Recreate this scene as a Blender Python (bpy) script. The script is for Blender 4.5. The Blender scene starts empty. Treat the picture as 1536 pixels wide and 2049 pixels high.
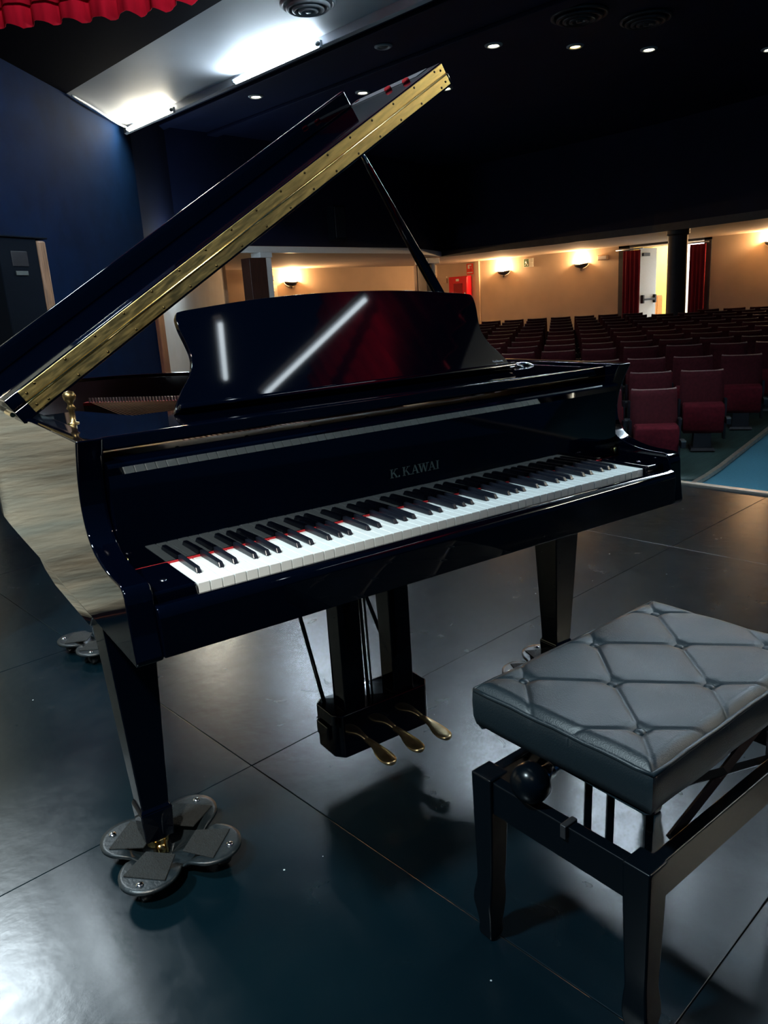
import bpy, bmesh, math, random
from mathutils import Vector, Matrix
random.seed(7)
PI = math.pi
D = bpy.data
SC = bpy.context.scene
COL = SC.collection

# ------------------------------------------------------------------ camera
HEAD, PITCH, ROLL = math.radians(42.405), math.radians(15.197), math.radians(-3.592)
CAM = Vector((-0.6214, -1.1803, 1.2297))
fw = Vector((math.sin(HEAD) * math.cos(PITCH), math.cos(HEAD) * math.cos(PITCH), -math.sin(PITCH)))
r0 = Vector((math.cos(HEAD), -math.sin(HEAD), 0))
u0 = r0.cross(fw)
rt = r0 * math.cos(ROLL) + u0 * math.sin(ROLL)
up = -r0 * math.sin(ROLL) + u0 * math.cos(ROLL)
cd = D.cameras.new('camera')
cam = D.objects.new('camera', cd)
COL.objects.link(cam)
cam.matrix_world = Matrix(((rt.x, up.x, -fw.x, CAM.x), (rt.y, up.y, -fw.y, CAM.y), (rt.z, up.z, -fw.z, CAM.z), (0, 0, 0, 1)))
cd.sensor_fit = 'HORIZONTAL'
cd.sensor_width = 36
cd.lens = 36 * 1544.13 / 1536
cd.clip_start = 0.02
cd.clip_end = 200
SC.camera = cam

# ------------------------------------------------------------------ world, lights, exposure
W = D.worlds.new('world')
SC.world = W
W.use_nodes = True
W.node_tree.nodes['Background'].inputs[0].default_value = (0.05, 0.22, 0.60, 1)
W.node_tree.nodes['Background'].inputs[1].default_value = 0.028
SC.view_settings.view_transform = 'Standard'
SC.view_settings.look = 'None'
SC.view_settings.exposure = 1.6
SC.view_settings.gamma = 1.0
SC.view_settings.use_curve_mapping = False


def lamp(name, kind, loc, energy, color, aim=None, **kw):
    l = D.lights.new(name, kind)
    l.energy = energy
    l.color = color
    for k, v in kw.items():
        setattr(l, k, v)
    o = D.objects.new(name, l)
    COL.objects.link(o)
    o.location = loc
    if aim is not None:
        o.rotation_euler = (Vector(aim) - Vector(loc)).to_track_quat('-Z', 'Y').to_euler()
    return o


# unseen stage spots; some are added only to brighten what they aim at
lamp('unseen_stage_spot', 'SPOT', (-2.2, -2.2, 4.4), 400, (1.0, 0.95, 0.84), (-1.2, 2.0, 0.5), spot_size=math.radians(62), spot_blend=0.6, shadow_soft_size=0.12)  # added to brighten the canvas flat
lamp('unseen_stage_spot', 'SPOT', (1.2, 1.5, 4.3), 270, (0.75, 0.9, 1.0), (3.2, 6.6, 4.3), spot_size=math.radians(75), spot_blend=0.7, shadow_soft_size=0.1)
lamp('unseen_stage_spot', 'SPOT', (0.30, 5.0, 4.3), 150, (0.80, 0.93, 1.0), (-0.9, -0.3, 0.0), spot_size=math.radians(42), spot_blend=0.8, shadow_soft_size=0.30)
lamp('unseen_stage_spot', 'SPOT', (0.8, -1.6, 3.9), 150, (1.0, 0.86, 0.80), (3.7, -5.3, 5.7), spot_size=math.radians(34), spot_blend=0.12, shadow_soft_size=0.1)  # added uplight so the valance shows red in the music desk
lamp('unseen_stage_spot', 'SPOT', (-1.6, 3.0, 4.3), 130, (1.0, 0.95, 0.82), (-0.6, 6.4, 2.0), spot_size=math.radians(70), spot_blend=0.7, shadow_soft_size=0.15)  # added to brighten the wing wall
# working light over the stage
lamp('unseen_stage_spot', 'SPOT', (-2.4, 0.6, 4.4), 300, (0.72, 0.92, 1.0), (0.1, 0.2, 0.6), spot_size=math.radians(70), spot_blend=0.8, shadow_soft_size=0.2)

# ------------------------------------------------------------------ materials
MATS = {}


def nodes(m):
    nt = m.node_tree
    return nt, nt.nodes['Principled BSDF']


def mat(name, color, rough=0.5, metal=0.0, spec=0.5, noise=0.0, scale=20.0, bump=0.0, bscale=60.0, coat=0.0, rvar=0.0, stretch=None, emit=None, estr=0.0, color2=None, sheen=0.0, detail=4.0):
    if name in MATS:
        return MATS[name]
    m = D.materials.new(name)
    m.use_nodes = True
    nt, b = nodes(m)
    b.inputs['Base Color'].default_value = (*color, 1)
    b.inputs['Roughness'].default_value = rough
    b.inputs['Metallic'].default_value = metal
    b.inputs['Specular IOR Level'].default_value = spec
    if coat:
        b.inputs['Coat Weight'].default_value = coat
        b.inputs['Coat Roughness'].default_value = 0.028
    if sheen:
        b.inputs['Sheen Weight'].default_value = sheen
    if emit:
        b.inputs['Emission Color'].default_value = (*emit, 1)
        b.inputs['Emission Strength'].default_value = estr
    if noise or bump or rvar or color2:
        tc = nt.nodes.new('ShaderNodeTexCoord')
        mp = nt.nodes.new('ShaderNodeMapping')
        nt.links.new(tc.outputs['Object'], mp.inputs['Vector'])
        if stretch:
            mp.inputs['Scale'].default_value = stretch
        n = nt.nodes.new('ShaderNodeTexNoise')
        n.inputs['Scale'].default_value = scale
        n.inputs['Detail'].default_value = detail
        nt.links.new(mp.outputs[0], n.inputs['Vector'])
        if noise or color2:
            c2 = color2 or tuple(c * (1 - noise) for c in color)
            r = nt.nodes.new('ShaderNodeValToRGB')
            r.color_ramp.elements[0].position = 0.35
            r.color_ramp.elements[1].position = 0.65
            r.color_ramp.elements[0].color = (*c2, 1)
            r.color_ramp.elements[1].color = (*color, 1)
            nt.links.new(n.outputs['Fac'], r.inputs['Fac'])
            nt.links.new(r.outputs['Color'], b.inputs['Base Color'])
        if rvar:
            mr = nt.nodes.new('ShaderNodeMapRange')
            mr.inputs['From Min'].default_value = 0.3
            mr.inputs['From Max'].default_value = 0.7
            mr.inputs['To Min'].default_value = rough - rvar
            mr.inputs['To Max'].default_value = rough + rvar
            nt.links.new(n.outputs['Fac'], mr.inputs['Value'])
            nt.links.new(mr.outputs[0], b.inputs['Roughness'])
        if bump:
            n2 = nt.nodes.new('ShaderNodeTexNoise')
            n2.inputs['Scale'].default_value = bscale
            n2.inputs['Detail'].default_value = 5
            nt.links.new(mp.outputs[0], n2.inputs['Vector'])
            bp = nt.nodes.new('ShaderNodeBump')
            bp.inputs['Strength'].default_value = bump
            bp.inputs['Distance'].default_value = 0.01
            nt.links.new(n2.outputs['Fac'], bp.inputs['Height'])
            nt.links.new(bp.outputs[0], b.inputs['Normal'])
    MATS[name] = m
    return m


BLACK = mat('black_lacquer', (0.0002, 0.0006, 0.0026), 0.035, spec=0.5)
BLACKSAT = mat('satin_black', (0.002, 0.003, 0.007), 0.28, spec=0.45)
IVORY = mat('ivory_key', (0.78, 0.84, 0.84), 0.25, noise=0.04, scale=8)
EBONY = mat('ebony_key', (0.006, 0.008, 0.014), 0.3, spec=0.5)
BRASS = mat('brass', (0.72, 0.55, 0.20), 0.36, 1.0, noise=0.22, scale=30, stretch=(1, 6, 6), rvar=0.06)
BRASSP = mat('polished_brass', (0.82, 0.62, 0.26), 0.2, 1.0, noise=0.15, scale=40)
GOLD = mat('bronzed_plate', (0.45, 0.27, 0.09), 0.42, 0.6, noise=0.35, scale=6)
FELT = mat('red_felt', (0.45, 0.012, 0.02), 0.9, bump=0.3, bscale=300)
RIMIN = mat('rim_inner_veneer', (0.030, 0.012, 0.016), 0.4, noise=0.3, scale=6, stretch=(1, 1, 8))
STEEL = mat('steel', (0.6, 0.62, 0.65), 0.3, 1.0, noise=0.1)
COPPER = mat('copper_wound', (0.55, 0.25, 0.14), 0.35, 1.0, noise=0.2)
CHROME = mat('chrome', (0.75, 0.78, 0.8), 0.15, 1.0, noise=0.05)
GREYPL = mat('grey_strip', (0.20, 0.20, 0.22), 0.6, noise=0.2, scale=20)
LEATHER = mat('black_leather', (0.008, 0.016, 0.021), 0.42, spec=0.55, bump=0.12, bscale=420, rvar=0.04, scale=12)
BENCHBLK = mat('bench_black', (0.0010, 0.0028, 0.0048), 0.24, spec=0.3)
DOLLYM = mat('dolly_grey_paint', (0.010, 0.016, 0.020), 0.38, spec=0.5, noise=0.3, scale=30, bump=0.1, bscale=120)
RUBBER = mat('dolly_rubber_pad', (0.006, 0.009, 0.010), 0.85, noise=0.4, scale=90, bump=0.5, bscale=250)
WHEEL = mat('caster_rubber', (0.006, 0.008, 0.010), 0.35, noise=0.2)
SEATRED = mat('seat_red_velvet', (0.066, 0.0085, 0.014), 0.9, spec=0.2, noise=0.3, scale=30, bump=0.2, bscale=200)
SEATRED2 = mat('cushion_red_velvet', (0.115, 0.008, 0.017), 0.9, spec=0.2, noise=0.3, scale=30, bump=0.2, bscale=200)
SEATBLK = mat('seat_black_metal', (0.006, 0.008, 0.014), 0.45, noise=0.2)
SEATTOP = mat('seat_top_highlight', (0.32, 0.20, 0.18), 0.4, noise=0.3, scale=60)
ARMGREY = mat('armrest_grey', (0.10, 0.12, 0.12), 0.4, noise=0.2)
CREAM = mat('cream_plaster', (0.54, 0.42, 0.30), 0.85, noise=0.08, scale=2.0, bump=0.08, bscale=30)
WHITEW = mat('white_plaster', (0.60, 0.62, 0.60), 0.8, noise=0.06, scale=3, bump=0.05, bscale=30)
NAVY = mat('navy_paint', (0.0016, 0.0100, 0.036), 0.8, spec=0.03, noise=0.25, scale=3, bump=0.05, bscale=20)
NAVYC = mat('navy_ceiling', (0.0025, 0.007, 0.032), 0.7, spec=0.2, noise=0.2, scale=2)
SOFFIT = mat('black_soffit', (0.0006, 0.001, 0.008), 0.85, spec=0.02, noise=0.2)
PANELW = mat('ceiling_panel_white', (0.50, 0.52, 0.55), 0.6, noise=0.06, scale=2)
GREYTR = mat('grey_paint', (0.34, 0.36, 0.38), 0.6, noise=0.08)
WOODR = mat('red_brown_wood', (0.17, 0.06, 0.035), 0.4, noise=0.45, scale=9, stretch=(6, 6, 0.6))
WOODD = mat('dark_brown_wood', (0.045, 0.016, 0.014), 0.45, noise=0.4, scale=9, stretch=(6, 6, 0.6))
PILLAR = mat('pillar_dark_paint', (0.035, 0.035, 0.04), 0.55, noise=0.25, scale=8)
CURT = mat('red_velvet_curtain', (0.55, 0.006, 0.022), 0.9, spec=0.1, noise=0.25, scale=14, stretch=(1, 1, 0.2))
CURT2 = mat('door_curtain_red', (0.30, 0.006, 0.022), 0.85, noise=0.3, scale=10, stretch=(1, 1, 0.2))
CARPET = mat('blue_carpet', (0.06, 0.23, 0.33), 0.95, noise=0.25, scale=120, bump=0.5, bscale=300)
SEATFLOOR = mat('dark_green_floor', (0.028, 0.062, 0.058), 0.6, noise=0.35, scale=8, stretch=(0.5, 4, 1))
ALU = mat('aluminium_strip', (0.62, 0.55, 0.46), 0.4, 0.7, noise=0.2, scale=20)
CANVAS = mat('cream_canvas', (0.66, 0.57, 0.41), 0.85, noise=0.16, scale=3.0, bump=1.0, bscale=7, color2=(0.40, 0.42, 0.35), stretch=(0.6, 1, 3.5), detail=7)
SPKBLK = mat('speaker_cloth', (0.0015, 0.0045, 0.010), 0.85, spec=0.1, noise=0.3, scale=200, bump=0.3, bscale=400)
SPKWOOD = mat('speaker_wood', (0.30, 0.17, 0.10), 0.45, noise=0.5, scale=8, stretch=(8, 8, 0.7))
FIRERED = mat('fire_red', (0.70, 0.008, 0.02), 0.35, noise=0.1)
SIGNGRN = mat('exit_green', (0.02, 0.12, 0.05), 0.4, noise=0.1)
SIGNWHT = mat('sign_white', (0.75, 0.78, 0.68), 0.4, noise=0.04)
YELLOW = mat('corridor_yellow', (0.78, 0.52, 0.08), 0.7, noise=0.08)
ORANGE = mat('corridor_orange_wood', (0.70, 0.26, 0.03), 0.5, noise=0.2)
DOORW = mat('white_door', (0.72, 0.76, 0.78), 0.4, noise=0.05)
SCMETAL = mat('sconce_metal', (0.06, 0.06, 0.065), 0.4, 0.5, noise=0.2)
TUBEW = mat('fluorescent_warm', (0.9, 0.9, 0.85), 0.3, emit=(1.0, 0.93, 0.74), estr=75)
TUBEC = mat('fluorescent_cool', (0.9, 0.9, 0.9), 0.3, emit=(0.72, 0.88, 1.0), estr=80)
DOWNL = mat('downlight_lens', (0.9, 0.9, 0.8), 0.3, emit=(1.0, 0.92, 0.66), estr=9)
DOWNA = mat('downlight_lens_amber', (0.9, 0.8, 0.5), 0.3, emit=(1.0, 0.72, 0.25), estr=4)
BULB = mat('sconce_bulb', (1, 0.9, 0.7), 0.3, emit=(1.0, 0.78, 0.46), estr=60)
LETTER = mat('dull_brass_letter', (0.035, 0.06, 0.066), 0.45, 0.4, noise=0.2)


def floor_material():
    m = D.materials.new('stage_floor_paint')
    m.use_nodes = True
    nt, b = nodes(m)
    tc = nt.nodes.new('ShaderNodeTexCoord')
    geo = nt.nodes.new('ShaderNodeNewGeometry')
    n1 = nt.nodes.new('ShaderNodeTexNoise')
    n1.inputs['Scale'].default_value = 2.2
    n1.inputs['Detail'].default_value = 6
    nt.links.new(geo.outputs['Position'], n1.inputs['Vector'])
    cr = nt.nodes.new('ShaderNodeValToRGB')
    cr.color_ramp.elements[0].position = 0.3
    cr.color_ramp.elements[1].position = 0.72
    cr.color_ramp.elements[0].color = (0.0008, 0.0060, 0.0100, 1)
    cr.color_ramp.elements[1].color = (0.0022, 0.0095, 0.0140, 1)
    nt.links.new(n1.outputs['Fac'], cr.inputs['Fac'])
    # fine specks of dust and chipped paint
    vo = nt.nodes.new('ShaderNodeTexVoronoi')
    vo.inputs['Scale'].default_value = 11
    nt.links.new(geo.outputs['Position'], vo.inputs['Vector'])
    lt = nt.nodes.new('ShaderNodeMath')
    lt.operation = 'LESS_THAN'
    lt.inputs[1].default_value = 0.030
    nt.links.new(vo.outputs['Distance'], lt.inputs[0])
    wn = nt.nodes.new('ShaderNodeMath')
    wn.operation = 'GREATER_THAN'
    wn.inputs[1].default_value = 0.62
    sx = nt.nodes.new('ShaderNodeSeparateColor')
    nt.links.new(vo.outputs['Color'], sx.inputs[0])
    nt.links.new(sx.outputs[0], wn.inputs[0])
    mul = nt.nodes.new('ShaderNodeMath')
    mul.operation = 'MULTIPLY'
    nt.links.new(lt.outputs[0], mul.inputs[0])
    nt.links.new(wn.outputs[0], mul.inputs[1])
    mix = nt.nodes.new('ShaderNodeMix')
    mix.data_type = 'RGBA'
    nt.links.new(mul.outputs[0], mix.inputs[0])
    nt.links.new(cr.outputs['Color'], mix.inputs[6])
    mix.inputs[7].default_value = (0.45, 0.5, 0.52, 1)
    nt.links.new(mix.outputs[2], b.inputs['Base Color'])
    n2 = nt.nodes.new('ShaderNodeTexNoise')
    n2.inputs['Scale'].default_value = 9
    n2.inputs['Detail'].default_value = 7
    n2.inputs['Distortion'].default_value = 1.2
    nt.links.new(geo.outputs['Position'], n2.inputs['Vector'])
    mr = nt.nodes.new('ShaderNodeMapRange')
    mr.inputs['From Min'].default_value = 0.3
    mr.inputs['From Max'].default_value = 0.7
    mr.inputs['To Min'].default_value = 0.225
    mr.inputs['To Max'].default_value = 0.275
    nt.links.new(n2.outputs['Fac'], mr.inputs['Value'])
    nt.links.new(mr.outputs[0], b.inputs['Roughness'])
    b.inputs['Specular IOR Level'].default_value = 0.5
    n3 = nt.nodes.new('ShaderNodeTexNoise')
    n3.inputs['Scale'].default_value = 22
    n3.inputs['Detail'].default_value = 7
    nt.links.new(geo.outputs['Position'], n3.inputs['Vector'])
    bp = nt.nodes.new('ShaderNodeBump')
    bp.inputs['Strength'].default_value = 0.05
    bp.inputs['Distance'].default_value = 0.01
    nt.links.new(n3.outputs['Fac'], bp.inputs['Height'])
    nt.links.new(bp.outputs[0], b.inputs['Normal'])
    return m


FLOORM = floor_material()


# ------------------------------------------------------------------ mesh helpers
def mesh(verts, faces, smooth=False):
    me = D.meshes.new('mesh')
    me.from_pydata([tuple(v) for v in verts], [], faces)
    me.update()
    bm = bmesh.new()
    bm.from_mesh(me)
    bmesh.ops.recalc_face_normals(bm, faces=bm.faces)
    bm.to_mesh(me)
    bm.free()
    if smooth:
        for p in me.polygons:
            p.use_smooth = True
    return me


def obj(name, me, m=None, parent=None, loc=None, rot=None, bevel=0.0, seg=2, smooth_angle=False):
    o = D.objects.new(name, me)
    COL.objects.link(o)
    me.name = name
    if m is not None and not me.materials:
        me.materials.append(m)
    if parent is not None:
        o.parent = parent
    if loc is not None:
        o.location = loc
    if rot is not None:
        o.rotation_euler = rot
    if bevel:
        b = o.modifiers.new('bevel', 'BEVEL')
        b.width = bevel
        b.segments = seg
        b.limit_method = 'ANGLE'
        b.angle_limit = math.radians(40)
        b.harden_normals = False
        for p in me.polygons:
            p.use_smooth = True
        w = o.modifiers.new('normals', 'WEIGHTED_NORMAL')
        w.keep_sharp = True
    return o


def joint_bevel(o, y, width, seg=3):
    me = o.data
    at = me.attributes.new('bevel_weight_edge', 'FLOAT', 'EDGE')
    bm = bmesh.new()
    bm.from_mesh(me)
    bm.edges.ensure_lookup_table()
    w = []
    for e in bm.edges:
        a = e.calc_face_angle(0) if len(e.link_faces) == 2 else 0
        on = all(abs(v.co.y - y) < 1e-4 for v in e.verts)
        w.append(1.0 if a > math.radians(40) and not on else 0.0)
    bm.free()
    at.data.foreach_set('value', w)
    for e in me.edges:
        if all(abs(me.vertices[k].co.y - y) < 1e-4 for k in e.vertices):
            e.use_edge_sharp = True
    for p in me.polygons:
        p.use_smooth = True
    b = o.modifiers.new('bevel', 'BEVEL')
    b.width = width
    b.segments = seg
    b.limit_method = 'WEIGHT'
    n_ = o.modifiers.new('normals', 'WEIGHTED_NORMAL')
    n_.keep_sharp = True
    return o


class MB:
    """collects simple solids into one mesh"""

    def __init__(self):
        self.v = []
        self.f = []

    def add(self, vs, fs):
        k = len(self.v)
        self.v += [tuple(p) for p in vs]
        self.f += [tuple(i + k for i in f) for f in fs]
        return self

    def box(self, x0, x1, y0, y1, z0, z1):
        return self.add([(x0, y0, z0), (x1, y0, z0), (x1, y1, z0), (x0, y1, z0), (x0, y0, z1), (x1, y0, z1), (x1, y1, z1), (x0, y1, z1)],
                        [(0, 3, 2, 1), (4, 5, 6, 7), (0, 1, 5, 4), (1, 2, 6, 5), (2, 3, 7, 6), (3, 0, 4, 7)])

    def frustum(self, c0, s0, c1, s1):
        """square post from rectangle s0 at c0 to rectangle s1 at c1"""
        vs = []
        for c, s in ((c0, s0), (c1, s1)):
            for a, b in ((-1, -1), (1, -1), (1, 1), (-1, 1)):
                vs.append((c[0] + a * s[0] / 2, c[1] + b * s[1] / 2, c[2]))
        return self.add(vs, [(0, 3, 2, 1), (4, 5, 6, 7), (0, 1, 5, 4), (1, 2, 6, 5), (2, 3, 7, 6), (3, 0, 4, 7)])

    def tube(self, pts, radii, n=10, caps=True):
        pts = [Vector(p) for p in pts]
        if not hasattr(radii, '__len__'):
            radii = [radii] * len(pts)
        k = len(self.v)
        for i, p in enumerate(pts):
            t = (pts[min(i + 1, len(pts) - 1)] - pts[max(i - 1, 0)]).normalized()
            a = Vector((0, 0, 1)) if abs(t.z) < 0.9 else Vector((1, 0, 0))
            e1 = t.cross(a).normalized()
            e2 = t.cross(e1)
            for j in range(n):
                q = 2 * PI * j / n
                self.v.append(tuple(p + radii[i] * (math.cos(q) * e1 + math.sin(q) * e2)))
        for i in range(len(pts) - 1):
            for j in range(n):
                a, b = k + i * n + j, k + i * n + (j + 1) % n
                self.f.append((a, b, b + n, a + n))
        if caps:
            self.f.append(tuple(k + j for j in range(n))[::-1])
            self.f.append(tuple(k + (len(pts) - 1) * n + j for j in range(n)))
        return self

    def lathe(self, prof, c=(0, 0, 0), n=20, axis='z'):
        """prof: list of (radius, height)"""
        k = len(self.v)
        for r, h in prof:
            for j in range(n):
                q = 2 * PI * j / n
                a, b = max(r, 1e-5) * math.cos(q), max(r, 1e-5) * math.sin(q)
                p = {'z': (a, b, h), 'x': (h, a, b), 'y': (a, h, b)}[axis]
                self.v.append((c[0] + p[0], c[1] + p[1], c[2] + p[2]))
        for i in range(len(prof) - 1):
            for j in range(n):
                a, b = k + i * n + j, k + i * n + (j + 1) % n
                self.f.append((a, b, b + n, a + n))
        self.f.append(tuple(k + j for j in range(n))[::-1])
        self.f.append(tuple(k + (len(prof) - 1) * n + j for j in range(n)))
        return self

    def prism_x(self, prof, x0, x1):
        """prof: closed polygon of (y,z) extruded along x"""
        n = len(prof)
        vs = [(x0, y, z) for y, z in prof] + [(x1, y, z) for y, z in prof]
        fs = [tuple(range(n))[::-1], tuple(range(n, 2 * n))] + [(i, (i + 1) % n, n + (i + 1) % n, n + i) for i in range(n)]
        return self.add(vs, fs)

    def prism_z(self, poly, z0, z1):
        n = len(poly)
        vs = [(x, y, z0) for x, y in poly] + [(x, y, z1) for x, y in poly]
        fs = [tuple(range(n))[::-1], tuple(range(n, 2 * n))] + [(i, (i + 1) % n, n + (i + 1) % n, n + i) for i in range(n)]
        return self.add(vs, fs)

    def mesh(self, smooth=False):
        return mesh(self.v, self.f, smooth)


def box(x0, x1, y0, y1, z0, z1):
    return MB().box(x0, x1, y0, y1, z0, z1).mesh()


def auto_smooth(o, ang=35):
    for p in o.data.polygons:
        p.use_smooth = True
    bm = bmesh.new()
    bm.from_mesh(o.data)
    for e in bm.edges:
        if len(e.link_faces) == 2 and e.calc_face_angle(0) > math.radians(ang):
            e.smooth = False
    bm.to_mesh(o.data)
    bm.free()
    return o


def spline(pts, per=8, closed=False):
    out = []
    n = len(pts)
    for i in range(n if closed else n - 1):
        p = [pts[(i + k - 1) % n] if closed else pts[min(max(i + k - 1, 0), n - 1)] for k in range(4)]
        for s in range(per):
            t = s / per
            out.append(tuple(0.5 * ((2 * p[1][d]) + (-p[0][d] + p[2][d]) * t + (2 * p[0][d] - 5 * p[1][d] + 4 * p[2][d] - p[3][d]) * t * t + (-p[0][d] + 3 * p[1][d] - 3 * p[2][d] + p[3][d]) * t ** 3) for d in range(len(pts[0]))))
    if not closed:
        out.append(tuple(pts[-1]))
    return out


def thing(name, label, cat, loc=(0, 0, 0), rz=0.0, group=None):
    o = D.objects.new(name, None)
    COL.objects.link(o)
    o.empty_display_size = 0.1
    o.location = loc
    o.rotation_euler = (0, 0, rz)
    o['label'] = label
    o['category'] = cat
    if group:
        o['group'] = group
    return o


def tag(o, label, cat, group=None):
    o['label'] = label
    o['category'] = cat
    if group:
        o['group'] = group
    return o


def struct(name, me, m, **kw):
    o = obj(name, me, m, **kw)
    o['kind'] = 'structure'
    return o


def stuff(o):
    o['kind'] = 'stuff'
    return o


def dup(root, loc, rz, label=None, group=None):
    def cp(o, par):
        c = o.copy()
        COL.objects.link(c)
        c.parent = par
        for ch in list(o.children):
            cp(ch, c)
        return c
    r = cp(root, None)
    r.location = loc
    r.rotation_euler = (0, 0, rz)
    if label:
        r['label'] = label
    if group:
        r['group'] = group
    return r


# ================================================================== THE THEATRE
# world: +X from the stage to the audience, +Y across the house, stage floor at z = 0
STAGE_X = 4.0
fl = struct('floor', box(-5.0, STAGE_X, -4.2, 8.0, -0.9, -0.02), BLACKSAT)
xs = [-4.52, -2.08, 0.36, 2.80, STAGE_X]
ys = [0.51 + 1.22 * k for k in range(-4, 7)]
pm = {}
for i in range(len(xs) - 1):
    for j in range(len(ys) - 1):
        w, h = xs[i + 1] - xs[i] - 0.002, ys[j + 1] - ys[j] - 0.002
        key = (round(w, 3), round(h, 3))
        if key not in pm:
            pm[key] = box(-w / 2, w / 2, -h / 2, h / 2, -0.02, 0)
        o = obj('panel', pm[key], FLOORM, fl, loc=((xs[i] + xs[i + 1]) / 2, (ys[j] + ys[j + 1]) / 2, random.uniform(-0.0012, 0)))
        if not o.modifiers:
            b = o.modifiers.new('bevel', 'BEVEL')
            b.width = 0.0015
            b.segments = 2
struct('trim_1', MB().box(STAGE_X, STAGE_X + 0.05, -6, 8.0, -0.06, 0.008).box(STAGE_X + 0.05, STAGE_X + 0.09, -6, 8.0, -0.06, -0.012).mesh(), ALU, bevel=0.003)

# stalls: rows of seats are arcs around a point on the stage
OX, OY, R1, PIT = 0.5, -1.854, 7.867, 0.93
NROW = 13


def ztop(k):
    return 0.151 + 0.08 * k if k <= 3 else 0.391 + 0.022 * (k - 3)


def zfloor(R):
    k = (R - R1) / PIT
    if k < 0:
        return 0.151 - 0.87
    i = int(k)
    t = k - i
    return ztop(i) * (1 - t) + ztop(i + 1) * t - 0.87


def stall_floor(name, rads, a0, a1, m, lift, cut=None):
    vs, fs = [], []
    na = 40
    for R in rads:
        s0 = a0
        if cut is not None:
            for _ in range(12):
                s0 = math.asin((cut(OX + R * math.cos(s0)) - OY) / R)
        for j in range(na + 1):
            a = s0 + (a1 - s0) * j / na
            vs.append((OX + R * math.cos(a), OY + R * math.sin(a), zfloor(R) + lift))
    for i in range(len(rads) - 1):
        for j in range(na):
            a = i * (na + 1) + j
            fs.append((a, a + 1, a + na + 2, a + na + 1))
    me = mesh(vs, fs, True)
    if me.polygons[0].normal.z < 0:
        me.flip_normals()
    o = struct(name, me, m)
    s = o.modifiers.new('solid', 'SOLIDIFY')
    s.thickness = 0.05
    s.offset = -1
    return o


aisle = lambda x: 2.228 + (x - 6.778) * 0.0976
RADS = [3.2, 4.2, 5.2, 6.2, R1 - 0.52, R1 - 0.25] + [R1 + 0.5 * PIT * k for k in range(30)]
stall_floor('floor_stalls', RADS, -0.75, 1.38, CARPET, 0.0)
stall_floor('floor_seating', RADS[5:], 0.15, 1.38, SEATFLOOR, 0.03, aisle)  # darker green floor under the seats, cut off at the aisle
# aluminium strip beside the aisle
vs, fs = [], []
xx = [5.4 + 0.4 * k for k in range(38)]
for x in xx:
    y = aisle(x)
    z = zfloor(math.hypot(x - OX, y - OY))
    for dy, dz in ((-0.03, 0.008), (-0.025, 0.045), (0.025, 0.045), (0.03, 0.008)):
        vs.append((x, y + dy, z + dz))
for i in range(len(xx) - 1):
    for j in range(3):
        a = i * 4 + j
        fs.append((a, a + 1, a + 5, a + 4))
struct('trim_2', mesh(vs, fs), ALU)

# walls of the house
BX = 21.2


def wall(name, p, q, z0, z1, m, th=0.15, **kw):
    p, q = Vector(p), Vector(q)
    d = (q - p).normalized()
    n = Vector((-d.y, d.x)) * th
    return struct(name, MB().prism_z([(p.x, p.y), (q.x, q.y), (q.x + n.x, q.y + n.y), (p.x + n.x, p.y + n.y)], z0, z1).mesh(), m, **kw)


# back wall with a doorway (y 9.05 .. 11.2)
bw = MB()
bw.box(BX, BX + 0.2, 11.25, 19.2, -0.9, 2.9)
bw.box(BX, BX + 0.2, -9, 9.0, -0.9, 2.9)
bw.box(BX, BX + 0.2, 9.0, 11.25, 2.34, 2.9)
struct('wall_back', bw.mesh(), CREAM)
struct('trim_11', box(BX - 0.06, BX, 16.98, 17.16, -0.9, 2.4), CREAM, bevel=0.01)
struct('wall_side', box(10.4, BX, 19.0, 19.2, -0.9, 2.9), CREAM)
wall('wall_left', (10.6, 16.6), (5.66, 11.02), -0.9, 2.40, WHITEW, th=-0.2)
wall('wall_upper', (10.6, 16.6), (5.66, 11.02), 2.40, 4.75, NAVYC, th=-0.2)
struct('wall_return', box(10.4, 10.6, 16.5, 19.1, -0.9, 2.9), CREAM)
# splayed dark proscenium wall
SP0, SP1 = Vector((5.60, 10.90)), Vector((1.62, 7.25))
wall('wall_splay', SP0, SP1, -0.9, 5.2, NAVY, th=-0.2)
wall('wall_wing', SP1, (-4.6, 6.3), -0.9, 5.2, mat('wing_grey_plaster', (0.33, 0.31, 0.24), 0.8, noise=0.2, scale=2, bump=0.1, bscale=8), th=-0.2)
tdir = (SP0 - SP1).normalized()
t0, t1 = SP0 + tdir * 0.0, SP0 + tdir * 0.27
nrm = Vector((tdir.y, -tdir.x))
struct('trim_3', MB().prism_z([tuple(t0 + nrm * 0.06), tuple(t1 + nrm * 0.06), tuple(t1 - nrm * 0.1), tuple(t0 - nrm * 0.1)], -0.9, 2.42).mesh(), WOODR, bevel=0.01)

# gallery: soffit slab, fascia and the dark void above it
edge = [(5.2, 12.75), (8.4, 12.94), (14.35, 13.45), (16.55, 14.55), (16.62, 10.7), (16.5, 8.0), (16.0, 5.3), (15.6, 1.0), (15.5, -9)]
gp = edge + [(23.5, -9), (23.5, 19.5), (4.9, 19.5), (5.2, 14)]
struct('ceiling_gallery', MB().prism_z(gp, 2.40, 2.52).mesh(), CREAM)


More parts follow.
